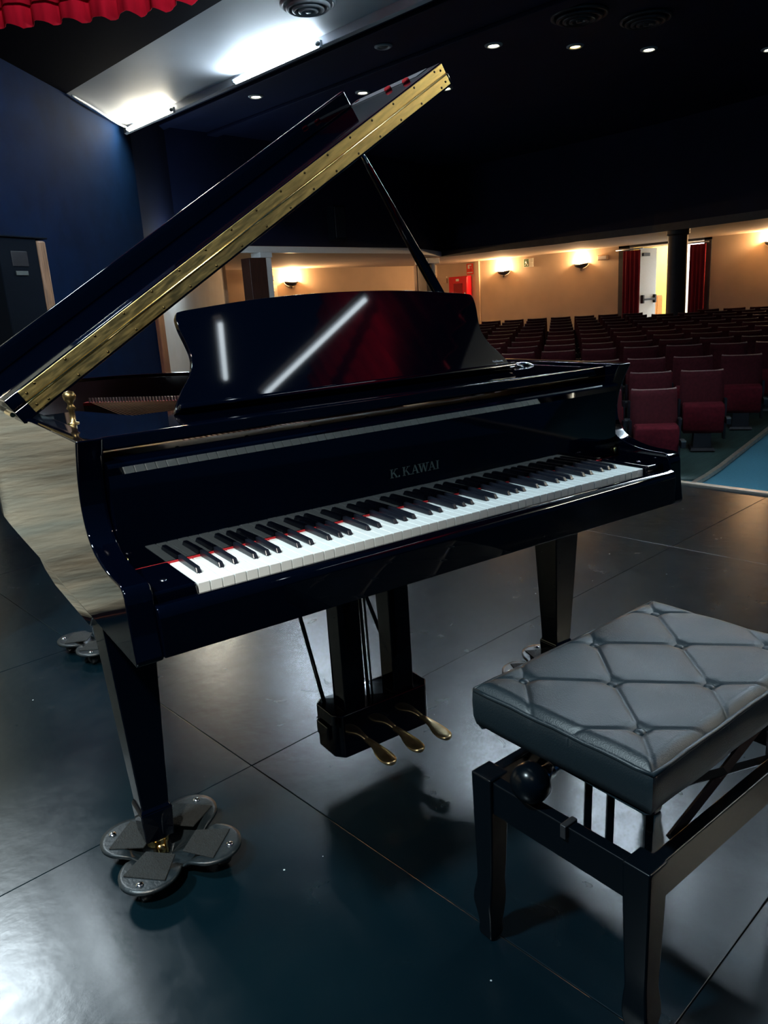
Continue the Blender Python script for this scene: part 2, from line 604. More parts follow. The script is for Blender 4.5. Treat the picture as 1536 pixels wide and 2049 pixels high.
def ribbon(path, z0, z1, off, th):
    m = MB()
    n = len(path)
    L, Rr = [], []
    for i, p in enumerate(path):
        p = Vector(p)
        d = (Vector(path[min(i + 1, n - 1)]) - Vector(path[max(i - 1, 0)])).normalized()
        nn = Vector((d.y, -d.x))
        L.append(p + nn * off)
        Rr.append(p + nn * (off + th))
    for i in range(n - 1):
        m.prism_z([tuple(L[i]), tuple(L[i + 1]), tuple(Rr[i + 1]), tuple(Rr[i])], z0, z1)
    return m.mesh()


struct('trim_4', ribbon(edge[:4], 2.38, 2.51, 0.0, 0.06), DOORW)
struct('trim_5', ribbon(edge[3:], 2.36, 2.52, 0.0, 0.05), PILLAR)
struct('wall_gallery', ribbon(edge, 2.52, 4.75, -0.1, 0.1), NAVYC)

# main ceiling, dark, with shallow ribs; lit panel next to the stage
ce = MB()
ce.box(5.52, 17.0, -9, 15.5, 4.6, 4.7)
ce.box(5.50, 5.56, -9, 15.5, 4.0, 4.7)
struct('ceiling', ce.mesh(), NAVYC)
for k, x in enumerate((7.05, 8.25)):
    struct('trim_%d' % (6 + k), box(x, x + 0.25, -9, 15.5, 4.54, 4.6), NAVYC, bevel=0.01)
pz = MB()
pz.add([(4.06, 9.49, 4.06), (5.42, 10.74, 4.02), (5.42, -9, 4.02), (4.06, -9, 4.06), (4.06, 9.49, 4.12), (5.42, 10.74, 4.12), (5.42, -9, 4.12), (4.06, -9, 4.12)],
       [(0, 1, 2, 3), (4, 7, 6, 5), (0, 4, 5, 1), (1, 5, 6, 2), (2, 6, 7, 3), (3, 7, 4, 0)])
struct('ceiling_panel', pz.mesh(), PANELW)
struct('trim_8', box(5.42, 5.50, -9, 10.8, 3.93, 4.05), PANELW, bevel=0.006)
# black header of the proscenium
struct('ceiling_header', MB().prism_z([(4.06, 9.48), (4.06, -9), (3.86, -9), (3.86, 5.2), (3.6, 5.95), (3.0, 6.65), (2.5, 7.2), (1.95, 7.62)], 4.05, 5.2).mesh(), SOFFIT)

# fluorescent battens along the panel's far edge
bat = []
for k, (y0, y1, m, lab) in enumerate(((9.15, 10.45, TUBEW, 'warm white fluorescent batten glowing at the left end of the ceiling panel'),
                                     (5.95, 7.55, TUBEC, 'cool white fluorescent batten glowing near the round ceiling vent'),
                                     (1.6, 4.1, TUBEC, 'cool white fluorescent batten on the ceiling panel above the piano keys'),
                                     (-2.0, 0.5, TUBEC, 'cool white fluorescent batten on the ceiling panel above the bench'),
                                     (-5.5, -3.0, TUBEW, 'warm white fluorescent batten at the far right of the ceiling panel'))):
    t = thing('fluorescent_batten', lab, 'light', (5.34, (y0 + y1) / 2, 3.93), group='fluorescent battens along the ceiling panel')
    h = (y1 - y0) / 2
    obj('tube', MB().tube([(0, -h, 0), (0, h, 0)], 0.018, 12).mesh(True), m, t)
    obj('housing', MB().box(0.022, 0.058, -h - 0.03, h + 0.03, -0.035, 0.04).mesh(), GREYTR, t, bevel=0.004)
    for s in (-1, 1):
        obj('end_cap', MB().tube([(0, s * (h - 0.002), 0), (0, s * (h + 0.03), 0)], 0.024, 12).mesh(True), GREYTR, t)
t = thing('fluorescent_batten', 'unseen cool white tube added behind the raised lid to light the side wall', 'light', (6.75, 11.98, 2.2), math.radians(-41.5))  # hidden tube added to whiten the wall beside it
obj('tube', MB().tube([(0.02, -0.45, 0), (0.02, 0.45, 0)], 0.018, 12).mesh(True), TUBEC, t)
obj('housing', MB().box(-0.17, -0.03, -0.5, 0.5, -0.04, 0.06).mesh(), GREYTR, t, bevel=0.004)
TUBED = mat('fluorescent_dim', (0.8, 0.85, 0.88), 0.3, emit=(0.80, 0.92, 1.0), estr=5)
for (p, q, lab) in (((2.43, -4.37), (3.43, -3.33), 'long dim fluorescent batten above the stage mirrored in the music desk'), ((1.91, -3.28), (1.98, -4.0), 'short dim fluorescent batten above the stage mirrored in the music desk')):
    d2 = Vector(q) - Vector(p)
    t = thing('fluorescent_batten', lab, 'light', ((p[0] + q[0]) / 2, (p[1] + q[1]) / 2, 5.0), math.atan2(d2.y, d2.x) - PI / 2)
    h = d2.length / 2
    obj('tube', MB().tube([(0, -h, 0), (0, h, 0)], 0.022, 12).mesh(True), TUBED, t)
    obj('housing', MB().box(-0.04, 0.04, -h - 0.03, h + 0.03, 0.03, 0.09).mesh(), GREYTR, t, bevel=0.004)
# cable running to the first batten
tag(obj('cable', MB().tube(spline([(4.12, 9.45, 4.03), (4.5, 9.75, 4.0), (5.1, 10.35, 3.99), (5.36, 10.52, 3.97)], 6), 0.014, 8).mesh(True), DOORW), 'white cable running along the wall to the warm batten', 'cable')


def vent(loc, R, m, lab):
    t = thing('ceiling_vent', lab, 'vent', loc)
    for k, (a, b, z) in enumerate(((1.0, 0.86, 0.0), (0.80, 0.64, -0.035), (0.58, 0.42, -0.05), (0.36, 0.2, -0.06))):
        obj('ring', MB().lathe([(R * b, z + 0.05), (R * b, z + 0.01), (R * (a + b) / 2, z - 0.012), (R * a, z), (R * a, z + 0.02), (R * b + 0.005, z + 0.05)], n=40).mesh(True), m, t)
    obj('hub', MB().lathe([(0, -0.07), (R * 0.10, -0.07), (R * 0.13, -0.04), (R * 0.13, 0.03), (0, 0.03)], n=24).mesh(True), m, t)
    return t


vent((4.75, 5.33, 4.02), 0.27, GREYTR, 'round grey ceiling vent on the lit panel at the top edge')
vent((8.95, 5.05, 4.57), 0.36, SCMETAL, 'dark round ceiling vent with a bright rim above the downlights')
vent((9.85, 4.63, 4.57), 0.33, SCMETAL, 'dim dark round ceiling vent at the upper right')


def downlight(x, y, m, lab, R=0.10, z=4.6):
    t = thing('downlight', lab, 'light', (x, y, z), group='recessed downlights in the dark ceiling')
    obj('bezel', MB().lathe([(R * 0.72, 0.03), (R * 0.72, -0.02), (R * 0.95, -0.028), (R * 1.25, -0.012), (R * 1.25, 0.0), (R * 0.75, 0.03)], n=28).mesh(True), GREYTR, t)
    obj('lens', MB().lathe([(0, -0.022), (R * 0.45, -0.020), (R * 0.70, -0.010), (R * 0.70, 0.02), (0, 0.02)], n=24).mesh(True), m, t)
    if m is not ARMGREY:
        lamp('downlight_beam', 'SPOT', (x, y, z - 0.05), 4, (1, 0.85, 0.6), (x, y, 0), spot_size=math.radians(70), spot_blend=0.6, shadow_soft_size=0.05)
    return t


for (x, y, m, lab) in ((7.58, 10.27, DOWNL, 'bright downlight left of the raised piano lid'), (8.98, 9.21, DOWNL, 'small bright downlight just above the lid flap'),
                       (10.05, 8.33, DOWNL, 'oval downlight just right of the lid tip'), (7.65, 7.3, ARMGREY, 'unlit downlight above the lid tip'),
                       (8.96, 6.44, DOWNL, 'warm downlight in the upper row left of the amber one'), (10.05, 5.83, DOWNA, 'amber downlight in the middle of the upper row'),
                       (11.17, 5.30, DOWNL, 'cold white downlight right of the amber one'), (12.9, 4.25, DOWNL, 'downlight cut by the right edge of the picture')):
    downlight(x, y, m, lab)

# dark loudspeaker hung on the gallery front
t = thing('gallery_loudspeaker', 'black loudspeaker hung on the dark gallery front above the pale ledge', 'speaker', (11.2, 12.72, 2.62), math.radians(-10))
obj('cabinet', box(-0.16, 0.16, -0.14, 0.14, 0, 0.72), SPKBLK, t, bevel=0.02)
obj('grille', box(-0.13, 0.13, -0.165, -0.14, 0.04, 0.68), SEATBLK, t, bevel=0.008)
obj('bracket', MB().box(-0.03, 0.03, 0.12, 0.34, 0.33, 0.39).mesh(), SEATBLK, t)

# pillars under the gallery
c = thing('pillar', 'dark brown wooden pillar with a white corner at the left of the gallery', 'pillar', (9.22, 13.08, -0.9))
obj('shaft', box(-0.29, 0.13, -0.16, 0.16, 0, 3.18), WOODD, c, bevel=0.01)
obj('corner_strip', box(0.13, 0.27, -0.15, 0.15, 0, 3.28), DOORW, c, bevel=0.008)
obj('capital', box(-0.02, 0.28, -0.18, 0.17, 3.18, 3.29), DOORW, c, bevel=0.006)
c = thing('pillar', 'brown pillar with white capital behind the lid prop', 'pillar', (16.6, 15.2, -0.9))
obj('shaft', box(-0.2, 0.2, -0.22, 0.16, 0, 3.12), WOODD, c, bevel=0.02)
obj('side_board', box(-0.21, 0.1, 0.16, 0.29, 0, 3.12), WOODR, c, bevel=0.01)
obj('capital', box(-0.25, 0.25, -0.34, 0.2, 3.12, 3.28), DOORW, c, bevel=0.02)
obj('pipe', MB().tube([(0, -0.30, 0), (0, -0.30, 3.12)], 0.05, 12).mesh(True), DOORW, c)
c = thing('pillar', 'round dark pillar in front of the open doorway', 'pillar', (16.75, 7.54, -0.9))
obj('shaft', MB().lathe([(0.21, 0), (0.21, 3.26)], n=40).mesh(True), PILLAR, c)
auto_smooth(c.children[0])
obj('base_ring', MB().lathe([(0.235, 0), (0.235, 0.12), (0.212, 0.14)], n=40).mesh(), PILLAR, c)
obj('cap_ring', MB().lathe([(0.212, 3.16), (0.25, 3.19), (0.25, 3.29)], n=40).mesh(), PILLAR, c)

# doorway: bright corridor, open leaf, curtains
co = MB()
co.box(BX + 0.2, 25.2, 11.75, 11.9, -0.9, 2.9)
co.box(BX + 0.2, 25.2, 6.6, 6.75, -0.9, 2.9)
struct('wall_corridor', co.mesh(), YELLOW)
struct('wall_corridor_end', box(25.0, 25.2, 6.7, 11.9, -0.9, 2.9), DOORW)
struct('trim_10', box(BX + 0.9, 24.0, 11.70, 11.75, -0.18, 0.85), ORANGE)
struct('floor_corridor', box(BX + 0.0, 25.2, 6.6, 11.9, -0.95, -0.18), DOORW)
struct('ceiling_corridor', box(BX + 0.2, 25.2, 6.6, 11.9, 2.8, 2.9), DOORW)
lamp('corridor_daylight', 'AREA', (24.3, 10.4, 2.7), 85, (0.95, 0.97, 1.0), (24.5, 10.6, 0), shape='RECTANGLE', size=1.2, size_y=2.4)
cab = thing('corridor_cabinet', 'orange wooden cabinet standing in the bright corridor', 'cabinet', (22.75, 11.38, -0.18))
obj('body', box(-0.35, 0.35, -0.2, 0.3, 0.05, 1.1), ORANGE, cab, bevel=0.01)
obj('plinth', box(-0.33, 0.33, -0.18, 0.28, 0, 0.05), WOODR, cab)
for s in (-1, 1):
    obj('door', box(s * 0.17 - 0.16, s * 0.17 + 0.16, -0.22, -0.2, 0.1, 1.06), ORANGE, cab, bevel=0.004)
d = thing('door_1', 'white open door leaf with black push bar beside the red curtain', 'door', (BX + 0.1, 11.02, -0.18), math.radians(-3))
d['kind'] = 'structure'
obj('leaf', box(0, 0.9, -0.05, 0, 0, 2.48), DOORW, d, bevel=0.005)
obj('push_bar', MB().box(0.1, 0.8, -0.13, -0.09, 0.98, 1.04).box(0.08, 0.16, -0.13, -0.05, 0.9, 1.14).box(0.74, 0.82, -0.13, -0.05, 0.9, 1.14).mesh(), SEATBLK, d, bevel=0.006)
obj('closer', box(0.1, 0.45, -0.10, -0.05, 2.25, 2.34), SEATBLK, d, bevel=0.005)


def drape(path, z0, z1, folds, amp, m, scallop=0.0, nz=8, name='curtain', gather=0.0, th=0.006):
    """hanging cloth that follows a path in plan with pleats"""
    path = [Vector(p) for p in path]
    L = [0]
    for a, b in zip(path, path[1:]):
        L.append(L[-1] + (b - a).length)
    n = folds * 10
    vs, fs = [], []
    for i in range(n + 1):
        s = L[-1] * i / n
        k = max(j for j in range(len(L)) if L[j] <= s + 1e-9)
        k = min(k, len(path) - 2)
        t = (s - L[k]) / (L[k + 1] - L[k])
        p = path[k].lerp(path[k + 1], t)
        d = (path[k + 1] - path[k]).normalized()
        nn = Vector((-d.y, d.x))
        ph = 2 * PI * folds * i / n
        jit = math.sin(ph * 0.37 + 1.3) * 0.5
        for j in range(nz + 1):
            v = j / nz
            a = amp * (0.55 + 0.45 * (1 - v)) * (math.sin(ph + 0.5 * jit) + 0.3 * math.sin(2.1 * ph + jit))
            q = p + nn * a + d * (0.35 * amp * math.cos(ph))
            zz = z0 + (z1 - z0) * v
            if j == 0:
                zz += scallop * (abs(math.sin(ph / 2)) - 0.5) + 0.3 * scallop * jit
            vs.append((q.x, q.y, zz))
    for i in range(n):
        for j in range(nz):
            a = i * (nz + 1) + j
            fs.append((a, a + nz + 1, a + nz + 2, a + 1))
    o = obj(name, mesh(vs, fs, True), m)
    s = o.modifiers.new('solid', 'SOLIDIFY')
    s.thickness = th
    return o


def door_curtain(y0, y1, folds, lab):
    t = thing('door_curtain', lab, 'curtain', (BX - 0.16, (y0 + y1) / 2, -0.18))
    h = (y1 - y0) / 2
    o = drape([(0, -h), (0, h)], 0.03, 2.42, folds, 0.05, CURT2, name='cloth')
    o.parent = t
    obj('rail', MB().tube([(0, -h - 0.05, 2.46), (0, h + 0.25, 2.46)], 0.02, 10).mesh(True), STEEL, t)
    return t


door_curtain(10.80, 11.36, 4, 'dark red curtain drawn to the left of the open doorway')
door_curtain(8.86, 9.32, 4, 'red curtain gathered to the right of the bright doorway')
struct('trim_9', MB().box(BX - 0.03, BX + 0.02, 11.25, 11.6, -0.9, 2.40).box(BX - 0.03, BX + 0.02, 8.8, 9.0, -0.9, 2.4).box(BX - 0.03, BX + 0.02, 8.8, 11.6, 2.34, 2.40).mesh(), PILLAR)


# wall sconces throwing light upwards
def sconce(loc, rz, lab, power=66):
    t = thing('wall_sconce', lab, 'lamp', loc, rz, group='uplight wall sconces')
    # local: wall plane is y = 0, bowl sticks out to -y
    vs, fs = [], []
    n, mrow = 22, 6
    for i in range(mrow + 1):
        f = i / mrow
        for j in range(n + 1):
            a = PI + PI * j / n
            ca, sa = math.cos(a), math.sin(a)
            r = math.sin(f * PI / 2)
            wob = 1 + 0.12 * math.cos(2 * a)
            vs.append((0.23 * r * ca * wob, 0.17 * r * sa - 0.005, -0.13 + 0.13 * f ** 1.7 + 0.025 * (ca * ca) * f))
    for i in range(mrow):
        for j in range(n):
            a = i * (n + 1) + j
            fs.append((a, a + 1, a + n + 2, a + n + 1))
    o = obj('bowl', mesh(vs, fs, True), SCMETAL, t)
    s = o.modifiers.new('solid', 'SOLIDIFY')
    s.thickness = 0.008
    obj('finial', MB().lathe([(0.0, -0.19), (0.012, -0.185), (0.016, -0.16), (0.010, -0.125), (0, -0.12)], c=(0, -0.03, 0), n=14).mesh(True), SCMETAL, t)
    obj('bulb', MB().lathe([(0, -0.05), (0.03, -0.04), (0.045, 0.0), (0.03, 0.05), (0, 0.06)], c=(0, -0.07, 0.0), n=16).mesh(True), BULB, t)
    obj('back_plate', box(-0.05, 0.05, -0.012, 0.0, -0.12, 0.02), SCMETAL, t, bevel=0.004)
    l = lamp('sconce_light', 'POINT', (0, -0.11, 0.09), power, (1.0, 0.60, 0.29), shadow_soft_size=0.06)
    l.parent = t
    return t


sconce((BX, 15.93, 1.98), math.radians(-90), 'lit wall sconce between the fire hose cabinet and the exit sign')
sconce((BX, 12.9, 1.99), math.radians(-90), 'lit wall sconce nearest the red door curtain', 40)
sconce((BX, 7.15, 2.12), math.radians(-90), 'lit wall sconce cut by the right edge of the picture')
sconce((14.5, 19.0, 1.995), math.radians(0), 'lit wall sconce beside the brown pillar at the left', 95)

# exit signs, fire hose cabinet, boxes on the wall


def exit_sign(loc, rz, lab, w=0.38, h=0.27):
    t = thing('exit_sign', lab, 'sign', loc, rz, group='green emergency exit signs')
    obj('plate', box(-w / 2, w / 2, -0.02, 0, 0, h), SIGNWHT, t, bevel=0.003)
    # running figure and door on a green field
    g = MB().box(-w * 0.46, w * 0.08, -0.024, -0.02, h * 0.06, h * 0.94)
    obj('field', g.mesh(), SIGNGRN, t)
    f = MB()
    f.tube([(-0.10, -0.027, h * 0.80), (-0.101, -0.027, h * 0.80 + 0.001)], 0.022, 10)
    f.tube([(-0.09, -0.027, h * 0.68), (-0.07, -0.027, h * 0.44)], [0.022, 0.018], 8)
    f.tube([(-0.07, -0.027, h * 0.44), (-0.025, -0.027, h * 0.34), (-0.03, -0.027, h * 0.16)], 0.012, 6)
    f.tube([(-0.07, -0.027, h * 0.44), (-0.10, -0.027, h * 0.26), (-0.145, -0.027, h * 0.24)], 0.012, 6)
    f.tube([(-0.085, -0.027, h * 0.62), (-0.03, -0.027, h * 0.56)], 0.010, 6)
    f.tube([(-0.085, -0.027, h * 0.64), (-0.13, -0.027, h * 0.50)], 0.010, 6)
    f.tube([(0.05, -0.027, h * 0.5), (0.15, -0.027, h * 0.5)], 0.014, 6)
    f.box(0.02, 0.04, -0.03, -0.024, h * 0.08, h * 0.92)
    obj('pictogram', f.mesh(), SIGNWHT, t)
    return t


exit_sign((BX, 14.9, 2.05), math.radians(-90), 'green and white exit sign right of the brightest wall sconce')
exit_sign((13.70, 19.0, 1.567), 0.0, 'green and white exit sign beside the brown pillar at the left', 0.5, 0.36)

fx = BX
t = thing('fire_hose_cabinet', 'red fire hose cabinet on the cream wall behind the music desk', 'cabinet', (fx, 17.80, 0.72), math.radians(-90))
obj('body', box(-0.44, 0.44, -0.24, -0.003, 0, 1.22), FIRERED, t, bevel=0.02)
dr = obj('door', box(-0.42, 0.42, -0.265, -0.24, 0.04, 1.18), FIRERED, t, bevel=0.01)
obj('glass_panel', box(-0.18, 0.22, -0.285, -0.265, 0.1, 0.98), mat('red_glass', (0.30, 0.006, 0.014), 0.15, noise=0.1), dr, bevel=0.006)
obj('label_plate', box(-0.07, 0.07, -0.272, -0.265, 1.06, 1.14), SIGNWHT, dr, bevel=0.002)
obj('latch', box(0.32, 0.36, -0.29, -0.265, 0.56, 0.66), STEEL, dr, bevel=0.003)
t = thing('fire_sign', 'small red fire extinguisher sign above the red cabinet', 'sign', (fx, 17.42, 1.98), math.radians(-90))
obj('plate', box(-0.15, 0.15, -0.02, 0, 0, 0.37), mat('sign_red', (0.75, 0.05, 0.02), 0.4, noise=0.05), t, bevel=0.003)
obj('symbol', MB().box(-0.09, 0.07, -0.025, -0.02, 0.20, 0.33).box(-0.12, 0.12, -0.025, -0.02, 0.05, 0.08).mesh(), SIGNWHT, t)
obj('extinguisher_symbol', MB().box(0.0, 0.06, -0.03, -0.025, 0.11, 0.26).box(-0.02, 0.08, -0.03, -0.025, 0.26, 0.29).mesh(), FIRERED, t)
tag(obj('switch_box', box(-0.09, 0.09, -0.06, 0, 0, 0.24), CREAM, loc=(fx, 18.6, 1.75), rot=(0, 0, math.radians(-90)), bevel=0.01), 'small cream box on the wall left of the red cabinet', 'box')
for (x, y, rz, lab, w) in ((BX, 12.12, -90, 'cream emergency light box between sconce and red curtain', 0.34), (13.63, 19.0, 0, 'small cream emergency light above the left exit sign', 0.4)):
    t = thing('emergency_light', lab, 'light', (x, y, 2.05), math.radians(rz))
    obj('body', box(-w / 2, w / 2, -0.09, 0, 0, 0.15), CREAM, t, bevel=0.02)
    obj('diffuser', box(-w / 2 + 0.03, w / 2 - 0.03, -0.1, -0.09, 0.03, 0.12), DOORW, t, bevel=0.005)

# ------------------------------------------------------------------ theatre seats
SW = 0.50


def seat_proto():
    """tip-up seat: faces -x, back at x = 0, standing on z = 0"""
    t = thing('theatre_seat', 'red velvet tip-up theatre seat', 'chair')
    # backrest: curved padded board
    vs, fs = [], []
    ny, nz = 8, 7
    for side in (0, 1):
        for j in range(nz + 1):
            v = j / nz
            for i in range(ny + 1):
                u = -1 + 2 * i / ny
                wdt = SW / 2 * (0.97 - 0.05 * v)
                z = 0.34 + 0.53 * v - (0.012 * (1 - abs(u) ** 6) if j == nz else 0)
                x = 0.03 + 0.10 * v + (0.02 * u * u)
                th = 0.075 * (1 - 0.35 * v) * (1 - 0.55 * abs(u) ** 6) * (1 - 0.5 * abs(2 * v - 1) ** 8)
                x += (-0.5 if side == 0 else 0.5) * th * (1.0 if side == 0 else 0.7)
                vs.append((x, u * wdt, z))
    q = (ny + 1) * (nz + 1)
    for j in range(nz):
        for i in range(ny):
            a = j * (ny + 1) + i
            fs.append((a, a + ny + 1, a + ny + 2, a + 1))
            fs.append((q + a, q + a + 1, q + a + ny + 2, q + a + ny + 1))
    for i in range(ny):
        a, b = i, nz * (ny + 1) + i
        fs.append((a, a + 1, q + a + 1, q + a))
        fs.append((b, q + b, q + b + 1, b + 1))
    for j in range(nz):
        a, b = j * (ny + 1), j * (ny + 1) + ny
        fs.append((a, q + a, q + a + ny + 1, a + ny + 1))
        fs.append((b, b + ny + 1, q + b + ny + 1, q + b))
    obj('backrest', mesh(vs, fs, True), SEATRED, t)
    obj('top_highlight', MB().tube([(0.13 + 0.02 * u * u, u * SW / 2 * 0.90, 0.868 - 0.012 * (1 - abs(u) ** 6)) for u in (-1, -0.9, -0.6, 0, 0.6, 0.9, 1)], 0.012, 6).mesh(True), SEATTOP, t)  # pale tube paints in the highlight along the top edge
    # folded cushion
    prof = []
    for k in range(7):
        a = PI / 2 * k / 6
        prof.append((-0.12 - 0.07 * math.sin(a), 0.49 + 0.05 * math.cos(a) - 0.01))
    prof = [(-0.02, 0.53)] + prof + [(-0.165, 0.24), (-0.13, 0.19), (-0.03, 0.19)]
    m = MB()
    n = len(prof)
    ysec = ((-0.215, 0.9), (-0.20, 1.0), (0.20, 1.0), (0.215, 0.9))
    for y, s in ysec:
        for (x, z) in prof:
            m.v.append((-0.1 + (x + 0.1) * s, y, 0.36 + (z - 0.36) * s))
    for i in range(3):
        for j in range(n):
            a, b = i * n + j, i * n + (j + 1) % n
            m.f.append((a, b, b + n, a + n))
    m.f.append(tuple(range(n))[::-1])
    m.f.append(tuple(range(3 * n, 4 * n)))
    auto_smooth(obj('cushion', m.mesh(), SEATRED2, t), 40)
    obj('pedestal', MB().frustum((-0.05, 0, 0.0), (0.30, 0.26, 0), (-0.05, 0, 0.03), (0.28, 0.24, 0)).frustum((-0.05, 0, 0.03), (0.17, 0.19, 0), (-0.05, 0, 0.34), (0.13, 0.17, 0)).mesh(), SEATBLK, t)
    for s in (-1, 1):
        a = obj('armrest', MB().box(-0.22, 0.06, s * 0.255 - 0.022, s * 0.255 + 0.022, 0.30, 0.36).box(-0.02, 0.08, s * 0.245 - 0.012, s * 0.245 + 0.012, 0.1, 0.56).mesh(), SEATBLK, t)
        obj('arm_cap', MB().box(-0.22, -0.08, s * 0.255 - 0.024, s * 0.255 + 0.024, 0.36, 0.372).mesh(), ARMGREY, a)
    return t


ORD = ['first', 'second', 'third', 'fourth', 'fifth', 'sixth', 'seventh', 'eighth', 'ninth', 'tenth', 'eleventh', 'twelfth', 'last']
ORDS = ORD[:12] + ['thirteenth', 'fourteenth', 'fifteenth', 'sixteenth', 'seventeenth', 'eighteenth', 'nineteenth', 'twentieth', 'twenty-first', 'twenty-second', 'twenty-third', 'twenty-fourth', 'twenty-fifth', 'twenty-sixth', 'twenty-seventh', 'twenty-eighth']
proto = seat_proto()
used = False
for k in range(NROW):
    R = R1 + k * PIT
    yend = 2.76 + 0.015 * k
    a = math.asin((yend - OY) / R)
    da = 0.55 / R
    i = 0
    nmax = 4 + k
    while True:
        x, y = OX + R * math.cos(a), OY + R * math.sin(a)
        hd = math.degrees(math.atan2(x - CAM.x, y - CAM.y))
        if hd < 42.0 or i > 26:
            break
        if hd < 71.5 and math.hypot(x - 16.75, y - 7.54) > 0.62:
            zf = ztop(k) - 0.87
            if i == 0:
                lab = 'red velvet theatre seat at the aisle end of the %s row from the stage' % ORD[k]
                grp = None
            else:
                lab = 'red velvet theatre seat, %s from the aisle in the %s row' % (ORDS[i], ORD[k])
                grp = 'seats inside the %s row' % ORD[k]
            if not used:
                s = proto
                used = True
                s.location = (x, y, zf + 0.032)
                s.rotation_euler = (0, 0, a)
                s['label'] = lab
            else:
                s = dup(proto, (x, y, zf + 0.032), a + random.uniform(-0.012, 0.012), lab)
            if grp:
                s['group'] = grp
            elif 'group' in s:
                del s['group']
        a += da
        i += 1

# ------------------------------------------------------------------ red valance curtain over the stage edge
v = drape([(1.05, 8.05), (1.9, 7.5), (2.47, 7.03), (2.92, 6.58), (3.42, 6.0), (3.66, 5.4), (3.72, 4.6), (3.72, -8)], 3.9, 6.2, 62, 0.055, CURT, scallop=0.05, nz=8, name='stage_valance')
tag(v, 'bright red pleated velvet valance hanging at the top left corner', 'curtain')
v2 = drape([(1.05, 8.0), (1.88, 7.45), (2.44, 6.98), (2.88, 6.53), (3.38, 5.96), (3.62, 5.38), (3.68, 4.6), (3.68, -8)], 4.06, 6.25, 62, 0.05, CURT, scallop=0.0, nz=4, name='upper_band')
v2.parent = v

# loudspeaker by the splayed wall
t = thing('stage_loudspeaker', 'black loudspeaker cabinet with a wooden side standing at the far left', 'speaker', (2.11, 6.93, 0.0), math.radians(24))
obj('cabinet', box(-0.27, 0.20, -0.2, 0.22, 1.02, 2.02), SPKBLK, t, bevel=0.012)
obj('wooden_side', box(0.20, 0.31, -0.21, 0.22, 1.02, 2.005), SPKWOOD, t, bevel=0.02)
obj('top_board', box(-0.28, 0.33, -0.22, 0.23, 2.02, 2.035), SPKBLK, t, bevel=0.005)
obj('port', box(-0.13, 0.06, -0.206, -0.19, 1.76, 1.90), SEATBLK, t, bevel=0.006)
obj('badge', box(-0.11, 0.03, -0.212, -0.2, 1.68, 1.72), ARMGREY, t, bevel=0.003)
obj('stand', MB().tube([(0, 0, 0.35), (0, 0, 1.02)], 0.022, 12).tube([(0, 0, 0.62), (-0.38, -0.2, 0.01)], 0.014, 8).tube([(0, 0, 0.62), (0.38, -0.2, 0.01)], 0.014, 8).tube([(0, 0, 0.62), (0, 0.42, 0.01)], 0.014, 8).mesh(True), SEATBLK, t)

# cream canvas stage flat just outside the frame, mirrored in the side of the piano
t = thing('canvas_flat', 'cream canvas stage flat mirrored in the bass side of the piano', 'stage flat', (-1.70, 2.02, 0))
vs, fs = [], []
nx, nz = 60, 24
for j in range(nz + 1):
    for i in range(nx + 1):
        x, z = -2.2 + 4.05 * i / nx, 0.03 + 1.12 * j / nz
        y = 0.014 * math.sin(13 * z + 1.5 * math.sin(2 * x)) + 0.010 * max(0, math.sin(2.5 * x + 9 * z)) ** 6 + 0.006 * math.sin(17 * z + 3 * x) + 0.006 * math.sin(5 * x + 2 * z)
        vs.append((x, y, z))
for j in range(nz):
    for i in range(nx):
        a = j * (nx + 1) + i
        fs.append((a, a + 1, a + nx + 2, a + nx + 1))
o = obj('canvas', mesh(vs, fs, True), CANVAS, t)
s = o.modifiers.new('solid', 'SOLIDIFY')
s.thickness = 0.004
obj('frame', MB().box(-2.2, 1.85, 0.03, 0.06, 0, 0.1).box(-2.2, 1.85, 0.03, 0.06, 1.07, 1.17).box(-2.2, -2.1, 0.03, 0.06, 0, 1.17).box(1.75, 1.85, 0.03, 0.06, 0, 1.17).mesh(), WOODR, t)
obj('brace', MB().tube([(0, 0.05, 0.9), (0, 0.6, 0.02)], 0.025, 8).mesh(), WOODR, t)

# ================================================================== GRAND PIANO
K = 0.77                       # key top height above the floor
P = thing('grand_piano', 'black lacquered grand piano with raised lid and music desk on stage', 'piano', (0, 0, 0), math.radians(-9))
X0, X1 = -0.135, 1.340
RT, RB = K + 0.258, K - 0.108
out = [(X0, 0.19), (X0, 0.7), (X0, 1.22), (-0.122, 1.42), (-0.07, 1.58), (0.02, 1.69), (0.14, 1.745), (0.27, 1.75), (0.40, 1.71), (0.51, 1.62), (0.60, 1.50), (0.70, 1.36), (0.82, 1.22), (0.96, 1.09), (1.11, 0.98), (1.23, 0.87), (1.31, 0.73), (X1, 0.58), (X1, 0.36), (X1, 0.19)]
out = [out[0]] + spline(out[1:-1], 5) + [out[-1]]


def offset(path, d):
    r = []
    n = len(path)
    for i, p in enumerate(path):
        a, b = Vector(path[max(i - 1, 0)]), Vector(path[min(i + 1, n - 1)])
        t = (b - a).normalized()
        r.append((p[0] + t.y * d, p[1] - t.x * d))
    return r


inn = offset(out, 0.048)
n = len(out)
vs = [(x, y, RB) for x, y in out] + [(x, y, RT) for x, y in out] + [(x, y, RB) for x, y in inn] + [(x, y, RT) for x, y in inn]
fs = []
for i in range(n - 1):
    fs += [(i, i + 1, n + i + 1, n + i), (2 * n + i + 1, 2 * n + i, 3 * n + i, 3 * n + i + 1), (n + i, n + i + 1, 3 * n + i + 1, 3 * n + i), (i + 1, i, 2 * n + i, 2 * n + i + 1)]
fs += [(0, n, 3 * n, 2 * n), (n - 1, 3 * n - 1, 4 * n - 1, 2 * n - 1)]
rim = joint_bevel(obj('rim', mesh(vs, fs), BLACK, P), 0.19, 0.004)
